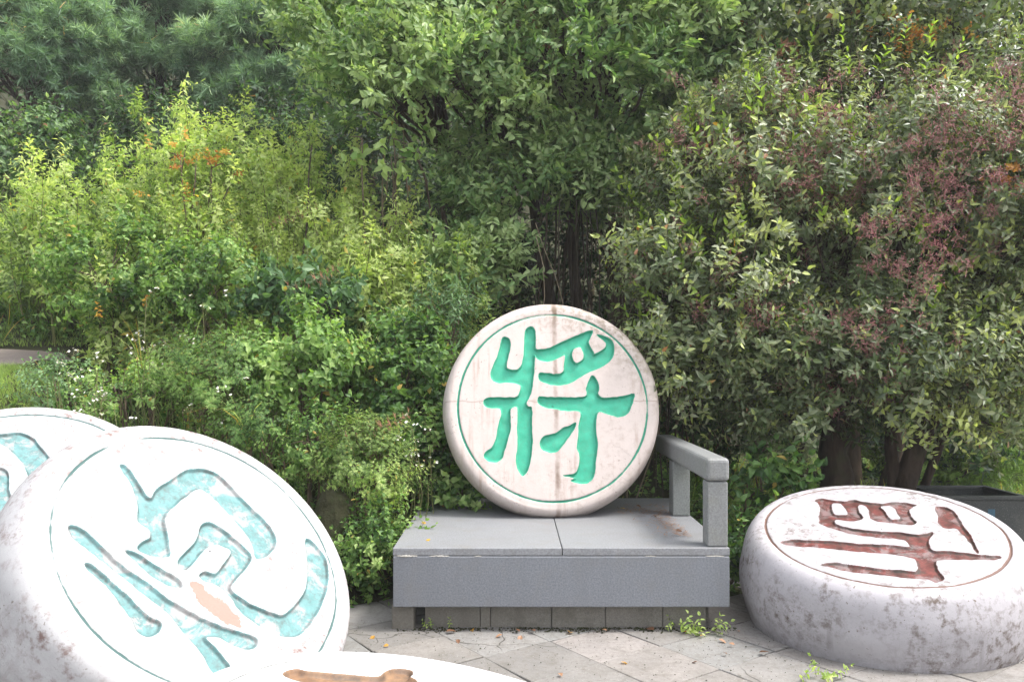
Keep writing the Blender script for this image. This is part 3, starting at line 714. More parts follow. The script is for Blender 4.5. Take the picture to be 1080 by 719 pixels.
def t_herb(L=.3, n=18, leaf=(.088, .023), spread=1., r=.0018, upl=.5, cuts=1):
    """feathery upright shoot of a tall weed: many narrow leaflets"""
    t = Tmpl(); c = R3(.12); pts = [np.array([c[0] * u * u, c[1] * u * u, u]) * L for u in np.linspace(0, 1, 4)]
    t.stem(pts, r, r * .4)
    for i in range(n):
        u = .05 + .95 * i / n; p = np.array([c[0] * u * u, c[1] * u * u, u]) * L
        a = i * 2.4 + RNG.normal() * .3; k = (1.15 - .6 * u)
        d = np.array([math.cos(a) * spread, math.sin(a) * spread, upl + .4 * u])
        geo = leaf_geo(leaf[0], leaf[1], RNG.uniform(.1, .5), .2, False)
        t.put(geo, p, d, (0, 0, 1.), k)
        side = unit(np.cross(d, (0, 0, 1.)))
        for q in range(cuts):
            for s_ in (-1, 1):
                t.put(geo, p + unit(d) * leaf[0] * k * (.25 + .3 * q), unit(d) + side * s_ * .9, (0, 0, 1.), k * .5)
    return t.done()


def t_tuft(L=.12, n=46, w=.0035, spread=.75):
    """pine tuft: long needles bursting from a twig tip"""
    t = Tmpl()
    t.stem([np.array([0, 0, -.12]), np.array([0, 0, 0]), np.array([0, 0, .05])], .004, .002)
    for i in range(n):
        a = RNG.uniform(0, 6.28); z = RNG.uniform(-.1, 1.2); p = np.array([0, 0, RNG.uniform(-.08, .05)])
        d = unit(np.array([math.cos(a) * spread, math.sin(a) * spread, z])); l = L * RNG.uniform(.7, 1.1); s_ = unit(np.cross(d, R3())) * w
        dr = np.array([0, 0, -.12 * l])
        V = np.array([p - s_, p + s_, p + d * l * .6 + s_ * .9 + dr * .3, p + d * l + dr, p + d * l * .6 - s_ * .9 + dr * .3])
        t.V.append(V); b = t.n; t.Q.append((b, b + 1, b + 2, b + 4)); t.T.append((b + 4, b + 2, b + 3)); t.qlay.append(0); t.tlay.append(0)
        t.li += [t.leaf] * 5; t.lay += [0] * 5; t.n += 5
        if i % 4 == 0: t.leaf += 1
    t.leaf += 1
    return t.done()


OCT = (np.array([(1, 0, 0), (-1, 0, 0), (0, 1, 0), (0, -1, 0), (0, 0, 1), (0, 0, -1)], float), [],
       [(0, 2, 4), (2, 1, 4), (1, 3, 4), (3, 0, 4), (2, 0, 5), (1, 2, 5), (3, 1, 5), (0, 3, 5)])


def t_berries(L=.12, n=5, br=5, rad=.0042):
    """branched reddish panicle with small fruits (layer 2 stalks and fruits)"""
    t = Tmpl(); t.stem([np.zeros(3), np.array([0, 0, L * .5]), np.array([0, 0, L])], .0016, .001, 2)
    for i in range(n):
        u = .25 + .7 * i / n; a = i * 2.4; p = np.array([0, 0, L * u]); d = unit(np.array([math.cos(a), math.sin(a), .7]))
        e = p + d * L * .5 * (1.1 - .4 * u); t.stem([p, (p + e) / 2 + R3(.003), e], .001, .0007, 2)
        for q in range(br):
            m = p + (e - p) * RNG.uniform(.35, 1.); f = m + unit(d + R3(.8)) * RNG.uniform(.012, .03)
            t.stem([m, (m + f) / 2, f], .0007, .0005, 2)
            t.put(OCT, f, (1, 0, 0), (0, 0, 1), rad * RNG.uniform(.7, 1.2), 2)
    return t.done()


def t_aster(L=.16, heads=6, rad=.011):
    t = Tmpl()
    t.stem([np.zeros(3), np.array([0, 0, L * .6])], .0014, .001)
    for i in range(heads):
        e = np.array([0, 0, L * .6]) + unit(np.array([*R3()[:2], 1.1])) * L * RNG.uniform(.25, .45)
        t.stem([np.array([0, 0, L * .55]), e], .0008, .0006)
        nrm = unit(np.array([*R3(.5)[:2], 1.]) + np.array([0, -.5, 0])); a = unit(np.cross(nrm, (1, .3, 0))); b = np.cross(nrm, a)
        pet = leaf_geo(rad, rad * .45, .15, .1, False)
        for q in range(8):
            th = q / 8 * 6.28; t.put(pet, e, a * math.cos(th) + b * math.sin(th), nrm, 1, 3)
        t.put(OCT, e + nrm * .0015, a, nrm, rad * .28, 4)
    for i in range(7):
        a = i * 2.4; t.put(leaf_geo(.035, .009, .3, .2, False), (0, 0, L * .08 * i), (math.cos(a), math.sin(a), .6), (0, 0, 1))
    return t.done()


def t_grass(n=9, L=.35, w=.004, arch=.8):
    t = Tmpl()
    for i in range(n):
        a = RNG.uniform(0, 6.28); l = L * RNG.uniform(.5, 1.1); h = np.array([math.cos(a), math.sin(a), 0]); s_ = np.array([-h[1], h[0], 0]) * w
        lean = RNG.uniform(.15, arch); Vv = []
        for u in np.linspace(0, 1, 6):
            p = h * l * (lean * u * u + .08 * u) + np.array([0, 0, l * (u - .45 * lean * u * u * u)]) + h * .01
            Vv += [p - s_ * (1 - u * .92), p + s_ * (1 - u * .92)]
        b = t.n; t.V.append(np.array(Vv)); t.Q += [(b + 2 * q, b + 2 * q + 1, b + 2 * q + 3, b + 2 * q + 2) for q in range(5)]
        t.qlay += [0] * 5; t.li += [t.leaf] * 12; t.lay += [0] * 12; t.n += 12; t.leaf += 1
    return t.done()


def t_twigs(L=.4, n=5):
    """bare dry twigs"""
    t = Tmpl(); e = np.array([0, 0, L]); pts = wander(np.zeros(3), e, 6, .08); t.stem(list(pts), .003, .001)
    for i in range(n):
        p = pts[1 + i % 4]; t.stem(list(wander(p, p + unit(np.array([*R3()[:2], .8])) * L * RNG.uniform(.25, .5), 4, .1)), .0016, .0006)
    return t.done()


# leaf palettes; the far green has sunlight worked into its colour
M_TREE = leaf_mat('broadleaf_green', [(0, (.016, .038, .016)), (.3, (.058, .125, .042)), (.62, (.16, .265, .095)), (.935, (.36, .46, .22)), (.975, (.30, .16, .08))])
M_SHRUB = leaf_mat('grey_green_leaf', [(0, (.026, .045, .020)), (.35, (.088, .130, .05)), (.65, (.160, .205, .108)), (.88, (.33, .355, .235)), (.93, (.40, .46, .15)), (.97, (.34, .16, .08))], rough=.38, spec=.5)
M_NEW = leaf_mat('young_yellow_green_leaf', [(0, (0.127, 0.216, 0.044)), (.5, (0.240, 0.354, 0.063)), (.9, (0.430, 0.531, 0.113)), (.97, (0.531, 0.278, 0.063))], trans=0.50)
M_HERB = leaf_mat('weed_yellow_green', [(0, (.055, .11, .03)), (.35, (.19, .29, .085)), (.65, (.37, .48, .155)), (.935, (.58, .64, .30)), (.97, (.58, .38, .10))], trans=0.52)
M_UNDER = leaf_mat('undergrowth_green', [(0, (.022, .060, .018)), (.35, (.085, .175, .045)), (.65, (.20, .33, .09)), (.935, (.38, .50, .19)), (.97, (.42, .30, .08))], trans=0.45)
M_BLUE = leaf_mat('blue_green_leaf', [(0, (.025, .058, .025)), (.5, (.085, .17, .07)), (.9, (.20, .32, .15))], trans=0.40)
M_PINE = leaf_mat('pine_needles', [(0, (0.071, 0.138, 0.081)), (.45, (0.147, 0.249, 0.147)), (.75, (0.261, 0.393, 0.237)), (.93, (0.451, 0.594, 0.356)), (.97, (0.594, 0.380, 0.190))], trans=0.40, rough=.5)
M_FARG = leaf_mat('sunlit_far_green', [(0, (0.096, 0.168, 0.036)), (.5, (0.204, 0.324, 0.072)), (.9, (0.384, 0.504, 0.168))], trans=0.52)
M_BRONZE = leaf_mat('dead_brown_leaf', [(0, (.14, .07, .04)), (.5, (.24, .13, .08)), (1, (.38, .22, .13))], trans=0.30, tcol=(1, 1, 1))
M_ORANGE = leaf_mat('autumn_leaf', [(0, (.38, .14, .05)), (.5, (.58, .32, .06)), (1, (.70, .52, .10))], trans=0.50, tcol=(1, 1, 1))
M_STEM = leaf_mat('green_stem', [(0, (.08, .09, .03)), (1, (.17, .17, .07))], trans=0.05)
M_TWIG = bark_mat('twig_bark', (.07, .05, .035), (.17, .13, .09), 10)
M_DRYTWIG = bark_mat('dry_twig', (.14, .11, .07), (.30, .24, .17), 10)
M_BARK = bark_mat('dark_bark', (.018, .013, .010), (.07, .05, .038), 5)
M_BARK2 = bark_mat('brown_bark', (.03, .022, .017), (.10, .07, .05), 5)
M_VINE = bark_mat('vine_stem', (.03, .024, .018), (.09, .07, .05), 8)
M_BERRY = leaf_mat('reddish_fruit_stalk', [(0, (.18, .07, .065)), (.5, (.32, .125, .13)), (.9, (.45, .24, .22)), (1, (.45, .24, .22))], trans=0.10, tcol=(1, 1, 1))
k = NT('white_petal'); k.principled((.78, .78, .74, 1), .6, .2); M_PETAL = k.m
k = NT('flower_eye'); k.principled((.5, .38, .08, 1), .7, .2); M_EYE = k.m

OPP = [t_opposite() for _ in range(6)]
OPPN = [t_opposite(L=.17, n=4, leaf=(.058, .021), spread=.5, upl=.75, curve=.1) for _ in range(4)]
PIN = [t_pinnate(leaf=(.085, .036)) for _ in range(4)] + [t_opposite(L=.22, n=6, leaf=(.088, .042), droop=.5, alt=True, upl=-.05) for _ in range(4)]
BROAD = [t_opposite(L=.22, n=5, leaf=(.075, .047), droop=.45, upl=.1, r=.002) for _ in range(5)]
SMALLB = [t_opposite(L=.14, n=5, leaf=(.042, .024), droop=.35, upl=.2) for _ in range(4)]
BIGL = [t_opposite(L=.25, n=3, leaf=(.13, .085), droop=.5, upl=.1, r=.0025) for _ in range(3)]
LANCE = [t_opposite(L=.24, n=8, leaf=(.085, .02), droop=.5, upl=.1, alt=True, rich=False) for _ in range(4)]
HERB = [t_herb(L=.24, n=12, leaf=(.10, .032)) for _ in range(5)]
FERNY = [t_herb(L=.2, n=11, leaf=(.06, .016), upl=.2, cuts=2) for _ in range(4)]
FARL = [t_opposite(L=.3, n=6, leaf=(.11, .05), rich=False, r=.003) for _ in range(4)]
TUFT = [t_tuft() for _ in range(4)]
TUFTF = [t_tuft(.15, 56, .0042, .75) for _ in range(4)]
BERRY = [t_berries() for _ in range(4)]
ASTER = [t_aster() for _ in range(4)]
GRASS = [t_grass() for _ in range(4)]
DRYT = [t_twigs() for _ in range(4)]


def ell_clumps(c, r, n, lo=.6, front=.7, low=-.5):
    """clump centres near the shell of an ellipsoid, mostly on the sides that show"""
    out = []
    while len(out) < n:
        d = unit(R3())
        if d[2] < low: continue
        if d[1] > .45 and random.random() < front: continue
        out.append(np.array(c) + d * np.array(r) * RNG.uniform(lo, 1.) ** .8)
    return np.array(out)


def clump_sprigs(C, rc, per, c0, up=.55):
    """sprig positions and directions on top and outside of every clump"""
    n = len(C) * per; cc = np.repeat(C, per, 0)
    u = unit(RNG.normal(size=(n, 3)) + np.array([0, -.25, .25])); rad = rc * RNG.uniform(.25, 1.15, n)[:, None]
    P = cc + u * rad * np.array([1.1, 1.1, .75])
    D = u * .7 + unit(cc - c0) * .5 + np.array([0, 0, up]) + RNG.normal(size=(n, 3)) * .3
    return P, D


def crown_tree(name, base, ells, trunks, label, cat, lm, bm_, tmpls, per=26, rc=.34, scale=1., tint=.5, tv=.14, group=None, dead=.004,
               limb_r=.03, low=-.5, front=.7, extra=None, droop_up=.5):
    root = empty(name, base, label, cat, group)
    tb = MB(); lb = MB()
    tips = []
    for pts, r0, r1 in trunks:
        P = np.array(pts, float)
        if len(P) == 2: P = wander(P[0], P[1], 9, .035)
        else:
            t = np.linspace(0, len(P) - 1, 14); P = np.stack([np.interp(t, np.arange(len(P)), P[:, q]) for q in range(3)], 1); P[1:-1] += RNG.normal(size=(12, 3)) * r0 * .12
        rr = np.linspace(r0, r1, len(P)) * (1 + .35 * np.exp(-np.linspace(0, 8, len(P))))
        tube(tb, P, rr, 9, wob=.05); tips.append(P)
    for c, r, n in ells:
        C = ell_clumps(c, r, n, front=front, low=low)
        for q in C:
            tp = tips[np.argmin([np.linalg.norm(t[-1] - q) for t in tips])]
            k_ = RNG.integers(len(tp) // 2, len(tp)); s0 = tp[k_]
            L = np.linalg.norm(q - s0); tube(tb, wander(s0, q, 8, .07, -.05), np.linspace(min(limb_r, .012 + .012 * L), .004, 8), 5, cap=False)
        P, D = clump_sprigs(C, rc, per, np.array(c), droop_up)
        ct = np.repeat(RNG.normal(size=len(C)) * tv + tint, per)
        scatter({0: (lb, 0), 1: (lb, 1)}, tmpls, P, D, RNG.uniform(.8, 1.2, len(P)) * scale, ct, dead=dead)
    b = np.array(base)
    tb.build('trunk', bm_, root, True, b); lb.build('crown', [lm, M_TWIG], root, False, b)
    return root

# ------------------------------------------------------------------ vegetation
def gp(px, Y, dz=0.0):
    """point on the terrain in the photograph's column px at depth Y"""
    x = (px - 540) / F * Y
    return np.array([x, Y, ground_z(x, Y) + dz])


def add_part(root, name, mat, tm, P, D, scale, tint, lay=(0,), **kw):
    mb = MB(); b = np.array(root.location)
    scatter({l: mb for l in lay}, tm, P, D, scale, tint, **kw)
    return mb.build(name, mat, root, False, b)


def on_shell(ells, n, zlow=-.3, front=.6, lo=.8, hi=1.1):
    P = []; D = []
    while len(P) < n:
        c, r = ells[RNG.integers(len(ells))][:2]
        d = unit(R3())
        if d[2] < zlow or (d[1] > .3 and random.random() < front): continue
        P.append(np.array(c) + d * np.array(r) * RNG.uniform(lo, hi)); D.append(d * .6 + np.array([0, 0, .8]) + R3(.25))
    return np.array(P), np.array(D)


def tr(*p, r=(.1, .04)): return (list(p), r[0], r[1])


# --- the berry shrub on the right
E_S = [(at(905, 235, 6.3), (1.55, 1.0, 1.3), 84), (at(745, 330, 5.95), (.55, .6, .75), 24), (at(925, 398, 5.9), (1.25, .6, .62), 58), (at(985, 428, 6.3), (.8, .5, .35), 14),
       (at(1085, 235, 6.0), (.95, .8, 1.25), 42), (at(790, 215, 6.2), (.8, .7, .7), 22)]
tk = [tr((2.98, 6.3, -.05), (3.03, 6.28, .55), (3.22, 6.2, 1.1), (3.6, 6.1, 1.9), r=(.10, .05)),
      tr((2.93, 6.32, -.05), (2.95, 6.3, .5), (2.9, 6.3, 1.2), (2.75, 6.2, 2.1), r=(.055, .035)),
      tr((2.60, 6.5, -.05), (2.58, 6.5, .6), (2.62, 6.5, 1.4), (2.3, 6.3, 2.3), r=(.14, .08)),
      tr((2.45, 6.6, -.05), (2.25, 6.4, .9), (1.7, 6.1, 1.6), r=(.05, .03)),
      tr((3.05, 6.4, -.05), (3.4, 6.4, .9), (4.0, 6.1, 2.2), r=(.035, .03))]
shrub = crown_tree('berry_shrub', (2.8, 6.4, 0), E_S, tk, 'large spreading shrub on the right with grey-green leaves, red-purple fruit clusters and dark trunks', 'shrub',
                   M_SHRUB, M_BARK, OPP, per=30, rc=.26, scale=1.2, tint=.62, tv=.15, dead=.006, low=-.7)
P, D = on_shell(E_S, 430, front=.7)
add_part(shrub, 'young_shoots', M_NEW, OPPN, P, D, RNG.uniform(.9, 1.6, len(P)), .5, dead=.004)
Pc, _ = on_shell([e for e in E_S if True], 64, zlow=-.35, front=.85)
keep = [p for p in Pc if 690 < 540 + F * p[0] / p[1] < 1120 and (387 - F * (p[2] - 1.4) / p[1]) > 95]
hot = [at(*q) for q in ((1000, 150, 5.4), (985, 185, 5.3), (960, 215, 5.3), (1010, 215, 5.3), (970, 240, 5.3), (950, 175, 5.4), (1040, 130, 5.3), (1065, 115, 5.3), (900, 150, 5.5), (885, 130, 5.6),
                        (830, 165, 5.6), (840, 180, 5.6), (810, 175, 5.6), (1070, 165, 5.2), (895, 355, 5.3), (905, 365, 5.3), (935, 290, 5.3), (960, 295, 5.2), (920, 250, 5.3))]
hot = [h + np.array([0, -.12, 0]) for h in hot]
PP = []; DD = []
for h_, m_ in [(h, 12) for h in hot] + [(q, 11) for q in keep]:
    for q in range(m_): PP.append(h_ + R3(1) * np.array([.19, .08, .12])); DD.append(np.array([*R3(.5)[:2], .9]) + np.array([0, -.35, 0]))
add_part(shrub, 'fruit_clusters', M_BERRY, BERRY, PP, DD, RNG.uniform(.8, 1.3, len(PP)), .5, lay=(2,))
P, D = on_shell(E_S, 60, front=.8)
for p_, d_ in zip(P[:40], D[:40]): add_part(shrub, 'bare_twig', M_DRYTWIG, DRYT, [p_], [d_ + R3(.5)], RNG.uniform(.6, 1.3), .5, lay=(1,))

# --- the two broadleaved trees in the middle
b1 = gp(600, 7.9)
E1 = [(at(480, 105, 7.3), (1.05, .8, .75), 34), (at(415, 40, 7.9), (1.0, .8, .7), 26), (at(555, 215, 7.5), (.8, .6, .6), 24), (at(520, 10, 7.6), (1.3, .9, .8), 30), (at(495, 300, 7.2), (.55, .5, .35), 8)]
t1 = [tr(b1, at(560, 200, 7.8), at(500, 60, 7.7), r=(.07, .03)), tr(b1 + np.array([.12, .1, 0]), at(600, 150, 7.8), at(560, -30, 7.8), r=(.06, .03)),
      tr(b1 + np.array([-.2, .1, 0]), at(520, 230, 7.9), at(430, 90, 7.9), r=(.05, .025))]
tree1 = crown_tree('broadleaf_tree', b1, E1, t1, 'slender multi-stemmed tree with drooping bright green leaves, behind and left of the green chess piece', 'tree',
                   M_TREE, M_BARK2, PIN, per=40, rc=.28, scale=.84, tint=.78, tv=.16, dead=0)
b2 = gp(655, 7.9)
E2 = [(at(625, 75, 7.2), (1.0, .8, .85), 34), (at(735, 60, 7.2), (.85, .7, .85), 30), (at(700, -20, 7.4), (1.3, .8, .7), 28), (at(730, 190, 7.4), (.6, .6, .45), 12), (at(620, 190, 7.5), (.6, .5, .45), 12)]
t2 = [tr(b2, at(652, 220, 7.8), at(645, 100, 7.7), at(640, -40, 7.6), r=(.075, .035)), tr(b2 + np.array([.25, .1, 0]), at(690, 200, 7.8), at(740, 40, 7.6), r=(.06, .03)),
      tr(b2 + np.array([.05, -.1, 0]), at(640, 220, 7.6), at(610, 60, 7.5), r=(.045, .02))]
tree2 = crown_tree('broadleaf_tree', b2, E2, t2, 'taller leafy tree with straight dark stems rising directly behind the green chess piece', 'tree',
                   M_TREE, M_BARK2, PIN, per=40, rc=.28, scale=.84, tint=.72, tv=.17, dead=0)
for tr_, cc in ((tree1, (548, 22)), (tree2, (712, 130))):
    PP = [at(cc[0], cc[1], 6.75) + R3(.12) for _ in range(9)]
    add_part(tr_, 'withered_leaves', M_BRONZE, BROAD, PP, [np.array([R3(.3)[0], -.1, -.9]) for _ in PP], .8, .5)
# hanging dry vines under the canopy
vb = gp(640, 7.4)
vr = empty('hanging_vines', vb, 'curtain of thin brown stems and dead vines hanging behind the green chess piece', 'vines')
for i in range(34):
    px = random.uniform(560, 720); Y = random.uniform(6.9, 7.7); mb = MB()
    a = at(px + random.uniform(-12, 12), random.uniform(100, 240), Y); c_ = gp(px, Y)
    tube(mb, wander(a, c_, 12, .025), [random.uniform(.004, .011)] * 12, 5)
    mb.build('stem', M_VINE, vr, True, vb)
for i in range(9):
    px = random.uniform(420, 720); Y = random.uniform(6.4, 7.3); mb = MB(); c_ = gp(px, Y, .1)
    tube(mb, wander(c_, at(px + random.uniform(-70, 70), random.uniform(230, 330), Y), 12, .09, .1), np.linspace(.007, .003, 12), 5)
    mb.build('stem', M_DRYTWIG, vr, True, vb)

# --- tree at the top right, with rounder pale leaves and rusty ones
b3 = gp(900, 8.2)
E3 = [(at(850, 45, 7.0), (.85, .6, .6), 24), (at(960, 25, 6.9), (.9, .6, .6), 26), (at(1070, 20, 7.1), (.9, .6, .55), 20), (at(900, -40, 7.2), (1.4, .8, .5), 18)]
t3 = [tr(b3, at(890, 250, 7.8), at(880, 60, 7.3), r=(.08, .03)), tr(b3 + np.array([.3, 0, 0]), at(990, 240, 7.8), at(1010, 40, 7.2), r=(.07, .03))]
tree3 = crown_tree('broadleaf_tree', b3, E3, t3, 'tree with rounded pale leaves and rusty ones, above the berry shrub', 'tree',
                   M_SHRUB, M_BARK2, BROAD, per=15, rc=.32, scale=.85, tint=.62, tv=.16, dead=.03)
PP = [at(random.gauss(960, 30), random.gauss(28, 10), 6.3) for _ in range(16)] + [at(random.gauss(1062, 8), random.gauss(185, 14), 5.2) for _ in range(5)]
add_part(tree3, 'rusty_leaves', M_ORANGE, BROAD, PP, [R3() for _ in PP], .55, .3)
PP = [at(790 + 60 * t_, 95 - 55 * t_, 6.5) + R3(.06) for t_ in np.linspace(0, 1, 16)]
add_part(tree3, 'withered_leaves', M_BRONZE, BROAD, PP, [np.array([-.5, -.2, -.6]) + R3(.3) for _ in PP], .7, .5)

# --- understorey closing the gaps behind, leaf tint lowered to paint in deep shade
def bush(label, c, r, n, tm, mat, tint=.5, per=18, rc=.2, scale=1., tv=.14, stems=4, name='bush', cat='bush', group=None, dead=.01, low=-.8, up=.5, front=.75, stemm=None):
    c = np.array(c, float); base = np.array([c[0], c[1] + .1, ground_z(c[0], c[1] + .1)])
    tk = [tr(base + np.array([*R3(.08)[:2], -.03]), c + R3(.25) * np.array(r), r=(.012 + .008 * r[0], .005)) for _ in range(stems)]
    root = crown_tree(name, base, [(c, r, n)], tk, label, cat, mat, stemm or M_TWIG, tm, per=per, rc=rc, scale=scale, tint=tint, tv=tv, group=group, dead=dead,
                      limb_r=.008, low=low, front=front, droop_up=up)
    for ch in root.children:
        if ch.name.startswith('trunk'): ch.name = 'stems'
        elif ch.name.startswith('crown'): ch.name = 'foliage'
    return root


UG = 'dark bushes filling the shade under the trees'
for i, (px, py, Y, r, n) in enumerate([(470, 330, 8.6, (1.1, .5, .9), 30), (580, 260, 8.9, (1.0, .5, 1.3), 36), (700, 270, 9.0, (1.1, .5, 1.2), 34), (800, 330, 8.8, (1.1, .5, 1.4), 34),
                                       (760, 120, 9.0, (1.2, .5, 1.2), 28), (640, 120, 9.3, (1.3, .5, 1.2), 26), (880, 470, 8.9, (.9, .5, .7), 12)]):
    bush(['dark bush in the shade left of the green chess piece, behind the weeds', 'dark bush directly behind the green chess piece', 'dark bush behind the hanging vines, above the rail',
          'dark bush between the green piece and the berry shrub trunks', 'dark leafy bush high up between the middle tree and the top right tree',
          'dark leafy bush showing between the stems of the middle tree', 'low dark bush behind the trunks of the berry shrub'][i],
         at(px, py, Y), r, n, FARL, M_TREE, tint=.06, per=16, rc=.36, scale=.75, stems=5, group=UG, front=.9)  # near-black tint stands in for the shade between the trees

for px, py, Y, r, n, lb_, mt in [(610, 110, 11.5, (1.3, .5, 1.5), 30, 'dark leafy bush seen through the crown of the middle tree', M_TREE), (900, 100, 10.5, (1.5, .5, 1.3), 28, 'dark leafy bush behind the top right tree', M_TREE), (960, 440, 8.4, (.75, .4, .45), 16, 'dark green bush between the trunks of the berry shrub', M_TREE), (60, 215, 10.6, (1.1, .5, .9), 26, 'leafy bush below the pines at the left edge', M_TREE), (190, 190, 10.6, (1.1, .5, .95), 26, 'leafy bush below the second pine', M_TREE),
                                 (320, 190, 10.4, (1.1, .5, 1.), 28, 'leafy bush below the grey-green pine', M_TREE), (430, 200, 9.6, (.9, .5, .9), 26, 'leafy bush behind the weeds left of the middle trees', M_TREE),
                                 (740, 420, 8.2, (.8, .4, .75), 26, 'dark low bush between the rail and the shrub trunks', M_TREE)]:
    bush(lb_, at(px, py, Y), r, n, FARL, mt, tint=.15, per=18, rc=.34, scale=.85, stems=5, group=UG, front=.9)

for px, py, lb_ in [(40, 110, 'dark bush on the hill behind the dark pine at the left edge'), (160, 90, 'dark bush on the hill behind the second pine'), (290, 100, 'dark bush on the hill behind the grey-green pine')]:
    bush(lb_, at(px, py, 16.), (1.9, .5, 1.6), 26, FARL, M_BLUE, tint=.1, per=22, rc=.6, scale=1.3, stems=4, group=UG, front=.95)

# --- small plants in the dark gap right of the platform
bush('leafy green plant in the gap between the rail and the red-marked piece', at(800, 515, 5.5), (.22, .2, .25), 12, BIGL, M_UNDER, tint=.36, per=5, rc=.12, scale=.55)
bush('low dark plant against the right side of the platform', at(785, 590, 5.1), (.12, .2, .22), 9, BROAD, M_UNDER, tint=.25, per=6, rc=.1, scale=.7)

# --- far trees
FG = 'trees standing far behind'
far = [(395, 120, 15.5, (2.6, 1.2, 3.6), 42, 'pale green tree far behind, between the pines and the middle trees', .68),
       (560, 60, 15., (2.8, 1.2, 4.), 30, 'far tree mostly hidden behind the middle trees', .5),
       (740, 60, 15., (2.8, 1.2, 4.), 30, 'far tree behind the gap between middle tree and top right tree', .5),
       (900, 60, 15.5, (2.8, 1.2, 4.), 30, 'far tree behind the berry shrub', .5),
       (985, 0, 13.5, (1.8, .8, 1.6), 26, 'far tree showing at the top behind the rusty leaves', .4),
       (1060, 60, 15., (2.4, 1.2, 4.), 40, 'blue-green far tree at the top right corner', .42)]
for px, py, Y, r, n, lb_, tn in far:
    c = at(px, py, Y); b = np.array([c[0], Y, ground_z(c[0], Y)])
    crown_tree('broadleaf_tree', b, [(c, r, n)], [tr(b, c + np.array([.2, 0, .5]), r=(.16, .06))], lb_, 'tree', M_BLUE if 'blue' in lb_ else M_TREE, M_BARK2, FARL, per=30, rc=.75, scale=1.35, tint=tn, tv=.14,
               group=FG, dead=0, front=.92, limb_r=.05)
for px, py, Y, r, n, lb_ in [(1045, 480, 9.6, (.8, .5, .6), 26, 'sunlit light green bush beyond the litter bin'), (1110, 400, 10.5, (1.2, .7, 1.1), 26, 'light green bush at the right edge beyond the litter bin'),
                             (985, 480, 8.8, (.6, .4, .45), 18, 'sunlit light green bush seen past the leaning trunk')]:
    bush(lb_, at(px, py, Y), r, n, FERNY, M_FARG, tint=.5, per=26, rc=.34, scale=1.5, front=.9)
b = gp(1045, 9.3); pr = crown_tree('young_pine', b, [(at(1055, 420, 9.3), (.8, .5, .5), 16)], [tr(b, b + np.array([.15, 0, 1.9]), r=(.04, .02))],
                                   'young pine with open branches right of the leaning trunk', 'pine tree', M_PINE, M_BARK2, TUFT, per=9, rc=.25, scale=1.3, tint=.7, front=.5, limb_r=.014)

# --- pines at the top left
PG = 'pine trees at the back left'
for i, (px, py, Y, r, n, lb_, tn) in enumerate([
        (25, 70, 11.5, (1.15, .8, 1.5), 30, 'dark pine at the left edge of the photo', .42), (165, 45, 12.5, (1.35, .8, 1.5), 38, 'dark pine second from the left edge, in the shade behind the weeds', .40),
        (290, 70, 12.0, (1.05, .8, 1.2), 28, 'grey-green pine behind the tops of the weeds', .52), (215, -10, 14.5, (2.4, .9, 2.6), 36, 'tall pine behind the two dark pines', .36),
        (60, -10, 15.0, (2.6, .9, 2.6), 36, 'tall pine in the back left corner', .36), (385, 10, 13.5, (1.5, .8, 1.9), 30, 'pale hazy pine left of the middle trees', .66)]):
    c = at(px, py, Y); b = np.array([c[0], Y, ground_z(c[0], Y)])
    crown_tree('pine_tree', b, [(c, r, n)], [tr(b, c + np.array([0, 0, r[2] * .9]), r=(.13, .04))], lb_, 'pine tree', M_PINE, M_BARK, TUFTF, per=40, rc=.36, scale=1.15, tint=tn, tv=.16,
               group=PG, dead=.004, front=.9, limb_r=.035, droop_up=.15)
bush('dark leafy hedge at the left edge below the pines', at(18, 165, 9.4), (.62, .4, .5), 22, BROAD, M_TREE, tint=.3, per=16, rc=.22, name='hedge', cat='hedge')

# --- tall weeds on the bank
def weeds(label, cx, cy, rx, ry, n, ztop, tm, mat, tint=.5, h0=.25, step=.055, sc=1., dead=.01, lean=.24, name='weed_clump', group='clumps of tall weeds on the bank', stemm=M_STEM, zvar=.13):
    base = np.array([cx, cy, ground_z(cx, cy)]); root = empty(name, base, label, 'weeds', group)
    sb = MB(); P = []; D = []; Tn = []; S_ = []
    for i in range(n):
        a = random.uniform(0, 6.28); q = math.sqrt(random.random()); x = cx + rx * q * math.cos(a); y = cy + ry * q * math.sin(a); z = ground_z(x, y)
        H = max(.5, (ztop - z) * (1 - .42 * q * q) - .2 + random.gauss(0, zvar)); top = np.array([x + random.gauss(0, lean) * H * .6, y - abs(random.gauss(0, lean)) * H * .5, z + H])
        pts = wander((x, y, z - .02), top, 9, .03)
        tube(sb, pts, np.linspace(.008, .0025, 9), 4, tint=RNG.uniform(.1, .9), cap=False)
        ct = tint + random.gauss(0, .12)
        m = int(H * (1 - h0) / step)
        for k_ in range(m):
            u = h0 + (1 - h0) * (k_ + random.random()) / m; f = u * 8; i0 = min(int(f), 7); p = pts[i0] + (pts[i0 + 1] - pts[i0]) * (f - i0)
            aa = k_ * 2.4 + random.gauss(0, .4); P.append(p); D.append((math.cos(aa), math.sin(aa), .75)); S_.append(sc * (1.15 - .5 * u) * random.uniform(.8, 1.2)); Tn.append(ct + .25 * (u - .6))
        P.append(pts[-1]); D.append((random.gauss(0, .2), random.gauss(0, .2), 1)); S_.append(sc * .7); Tn.append(ct + .15)
    lb = MB(); scatter({0: (lb, 0), 1: (lb, 1)}, tm, P, D, S_, Tn, dead=dead)
    sb.build('stems', stemm, root, False, base); lb.build('foliage', [mat, stemm], root, False, base)
    return root


